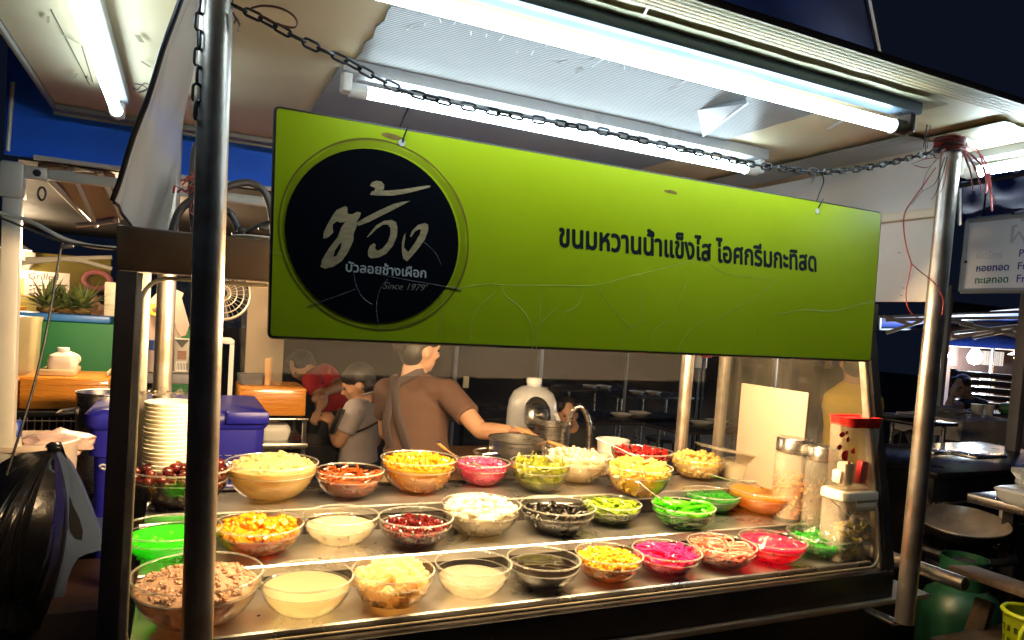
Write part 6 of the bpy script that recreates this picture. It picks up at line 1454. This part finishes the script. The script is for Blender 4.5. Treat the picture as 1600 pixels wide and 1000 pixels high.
# stove counter, wok, gas cylinder
sc_ = thing('stove_counter', 'black steel stove counter behind the wok', 'stove', atD(1520, 760, 4.0)*1.0); c = atD(1520, 715, 4.0)
mb = MB(); mb.box2((c.x-.75, c.y-.3, c.z-.03), (c.x+.8, c.y+.45, c.z), .005); mb.box2((c.x-.74, c.y-.28, .012), (c.x+.78, c.y+.40, c.z-.031), .005); mb.build('body', mat('sooty_steel', (.012, .012, .014), .3, .3, var=.5), sc_)
mb = MB()
for z in (c.z-.16, c.z-.30): mb.box2((c.x-.74, c.y-.295, z), (c.x+.78, c.y-.281, z+.012), .002)
mb.build('rail', M_steel, sc_)
for u, v, w_, lb in ((1540, 702, .18, 'shallow silver tray on the black stove counter'), (1475, 704, .10, 'dim steel lid on the black stove counter')):
    q = atD(u, v, 4.0); mb = MB(); mb.box((q.x, q.y+.05, c.z+.012), (w_*1.6, w_, .02), None, .006); tag(mb.build('steel_tray', M_steel), lb, 'tray')
wc = atD(1504, 812, 2.75); Rw = 64/F*2.75; wk = thing('wok', 'large sooty wok with bright inside and stub handle', 'wok', wc)
M_w = Matrix.Rotation(.15, 3, Vector((.54, -.84, 0)))
mb = MB(); mb.lathe([(Rw*1.0, .0), (Rw*.86, -.030), (Rw*.6, -.062), (Rw*.3, -.078), (0, -.082), (0, -.085), (Rw*.3, -.081), (Rw*.605, -.065), (Rw*.87, -.033), (Rw*1.01, -.002)], 44, wc, M_w, True); mb.build('pan', mat('worn_wok_steel', (.42, .38, .35), .35, .3, var=.75, vs=5), wk)
mb = MB(); mb.lathe([(Rw*1.012, -.004), (Rw*.88, -.036), (Rw*.61, -.069), (Rw*.3, -.085), (0, -.089), (0, -.095), (Rw*.3, -.091), (Rw*.63, -.075), (Rw*.9, -.040), (Rw*1.02, -.006)], 44, wc, M_w, True); mb.build('sooty_outside', M_black, wk)
h0_ = wc+Vector((.02, Rw, .01)); mb = MB(); mb.tube([h0_, h0_+Vector((.10, .10, .05)), h0_+Vector((.18, .18, .09))], [.012, .014, .015], 10); mb.build('handle', mat('charred_wood', (.10, .05, .035), .6), wk)
br = thing('gas_burner', 'black iron gas burner stand under the wok', 'burner', (wc.x, wc.y, 0)); mb = MB(); zb2 = wc.z-.112
mb.tube([(wc.x+.17*math.cos(a), wc.y+.17*math.sin(a), zb2) for a in [2*PI*k/28 for k in range(28)]], .016, 8, closed=True); mb.lathe([(.05, zb2-.05), (.11, zb2-.05), (.12, zb2-.12), (.05, zb2-.12)], 24, (wc.x, wc.y, 0), None, True); mb.build('ring', M_black, br)
mb = MB()
for k in range(4): a = PI/4+k*PI/2; mb.tube([(wc.x+.17*math.cos(a), wc.y+.17*math.sin(a), zb2), (wc.x+.22*math.cos(a), wc.y+.22*math.sin(a), .012)], .012, 8)
mb.build('leg', M_black, br)
gc = atD(1505, 900, 2.42); gR = 58/F*2.42; gcyl = thing('gas_cylinder', 'scuffed green gas cylinder below the wok at the lower right', 'gas cylinder', (gc.x, gc.y, 0)); gz1 = atD(1505, 872, 2.42).z-.085
mb = MB(); mb.lathe([(0, .02), (gR*.9, .02), (gR, .06), (gR, gz1*.55), (gR*1.02, gz1*.56), (gR*1.02, gz1*.58), (gR, gz1*.59), (gR, gz1-.10), (gR*.85, gz1-.04), (gR*.5, gz1-.005), (0, gz1)], 40, (gc.x, gc.y, 0)); mb.build('tank', mat('scuffed_green_paint', (.008, .065, .03), .42, 0, var=.6, vs=7), gcyl)
mb = MB(); mb.lathe([(gR*.55, gz1-.02), (gR*.58, gz1+.09), (gR*.55, gz1+.09), (gR*.52, gz1-.02)], 30, (gc.x, gc.y, 0), None, True); mb.build('collar', bpy.data.materials['scuffed_green_paint'], gcyl)
mb = MB(); mb.lathe([(0, gz1), (.02, gz1), (.02, gz1+.06), (.035, gz1+.065), (.035, gz1+.08), (0, gz1+.08)], 16, (gc.x, gc.y, 0)); mb.build('valve', M_black, gcyl)
mb = MB(); a, b = atD(1500, 888, 2.2), atD(1640, 935, 1.9); mb.box((a+b)/2, ((b-a).length, .09, .022), (b-a).to_track_quat('X', 'Z').to_matrix(), .004); pl = mb.build('plank', mat('weathered_plank', (.16, .10, .06), .75, 0, var=.5, vs=8, stretch=(1, 8, 8))); tag(pl, 'weathered plank shelf in front of the gas cylinder', 'plank')
mb = MB(); a, b = atD(1540, 938, 2.15), atD(1500, 1060, 2.1); mb.box((a+b)/2, (.05, .03, (b-a).length), (b-a).to_track_quat('Z', 'Y').to_matrix(), .004); tag(mb.build('plank_brace', bpy.data.materials['weathered_plank']), 'wooden brace slanting down from the plank shelf', 'brace')
# steel worktop with plastic bags
wz = thing('steel_worktop', 'steel worktop corner at the right edge with white plastic on it', 'worktop', atD(1600, 790, 2.5)*1.0); c0_ = atD(1519, 772, 2.75); 
mb = MB(); mb.box2((c0_.x, c0_.y-.75, c0_.z-.035), (c0_.x+.9, c0_.y+.02, c0_.z), .004); mb.build('top', M_steel, wz)
for x, y in ((c0_.x+.12, c0_.y-.08), (c0_.x+.8, c0_.y-.08), (c0_.x+.8, c0_.y-.7)): mb = MB(); mb.box2((x-.02, y-.02, .012), (x+.02, y+.02, c0_.z-.036)); mb.build('leg', M_blackpanel, wz)
mb = MB(); p = atD(1588, 762, 2.6); p.z = c0_.z+.004; rbox(mb, p+Vector((.08, -.05, 0)), .30, .2, .04, [(0, .8), (.02, .95), (.045, 1.0), (.05, 1.03), (.055, 1.0), (.06, .9)]); mb.ico(p+Vector((.14, -.03, .085)), (.11, .09, .055), 3, .5, 3); tag(mb.build('plastic_bag', mat('bluish_white_plastic', (.58, .62, .68), .3, 0, var=.1, bump=.4, bs=15)), 'bluish white plastic box and bag on the steel worktop', 'bag')
lath('white_cup', 'white cup on the plank shelf at the right edge', 'cup', 1597, 20, 850, 2.0, [(0, 0), (.85, 0), (1, 1), (.92, 1), (.8, .05), (0, .05)], M_white, atD(1597, 885, 2.2).z)
yb_ = thing('basket', 'lime yellow perforated plastic basket in the lower right corner', 'basket', atD(1612, 985, 1.9)); c = atD(1612, 1000, 1.9)
M_lime = mat('lime_plastic', (.55, .62, .02), .35, 0, var=.06); Rb = .062
mb = MB(); n = 40; rows = 8; V = []
for j in range(rows+1): V.append([mb.bm.verts.new(c+Vector((Rb*(1+.12*j/rows)*math.cos(2*PI*k/n), Rb*(1+.12*j/rows)*math.sin(2*PI*k/n), -.06+.13*j/rows))) for k in range(n)])
for j in range(rows):
    for k in range(n):
        if j in (1, 3, 5) and k % 2: continue
        mb.bm.faces.new((V[j][k], V[j][(k+1) % n], V[j+1][(k+1) % n], V[j+1][k]))
g_ = bmesh.ops.solidify(mb.bm, geom=list(mb.bm.faces), thickness=.003); mb.build('body', M_lime, yb_)
mb = MB(); mb.tube([c+Vector((Rb*1.13*math.cos(a), Rb*1.13*math.sin(a), .07)) for a in [2*PI*k/36 for k in range(36)]], .006, 8, closed=True); mb.build('rim', M_lime, yb_)
mb = MB(); mb.tube(cr([c+Vector((-Rb*1.0, -.02, .06)), c+Vector((-Rb*1.45, -.02, .035)), c+Vector((-Rb*1.4, -.02, -.01)), c+Vector((-Rb*.95, -.02, -.03))], 6), .006, 8); mb.build('handle', M_lime, yb_)
mb = MB(); q = c; mb.box2((q.x-.12, q.y-.12, .012), (q.x+.25, q.y+.2, q.z-.062), .008); tag(mb.build('wooden_block', bpy.data.materials['weathered_plank']), 'wooden block under the lime yellow basket', 'block')
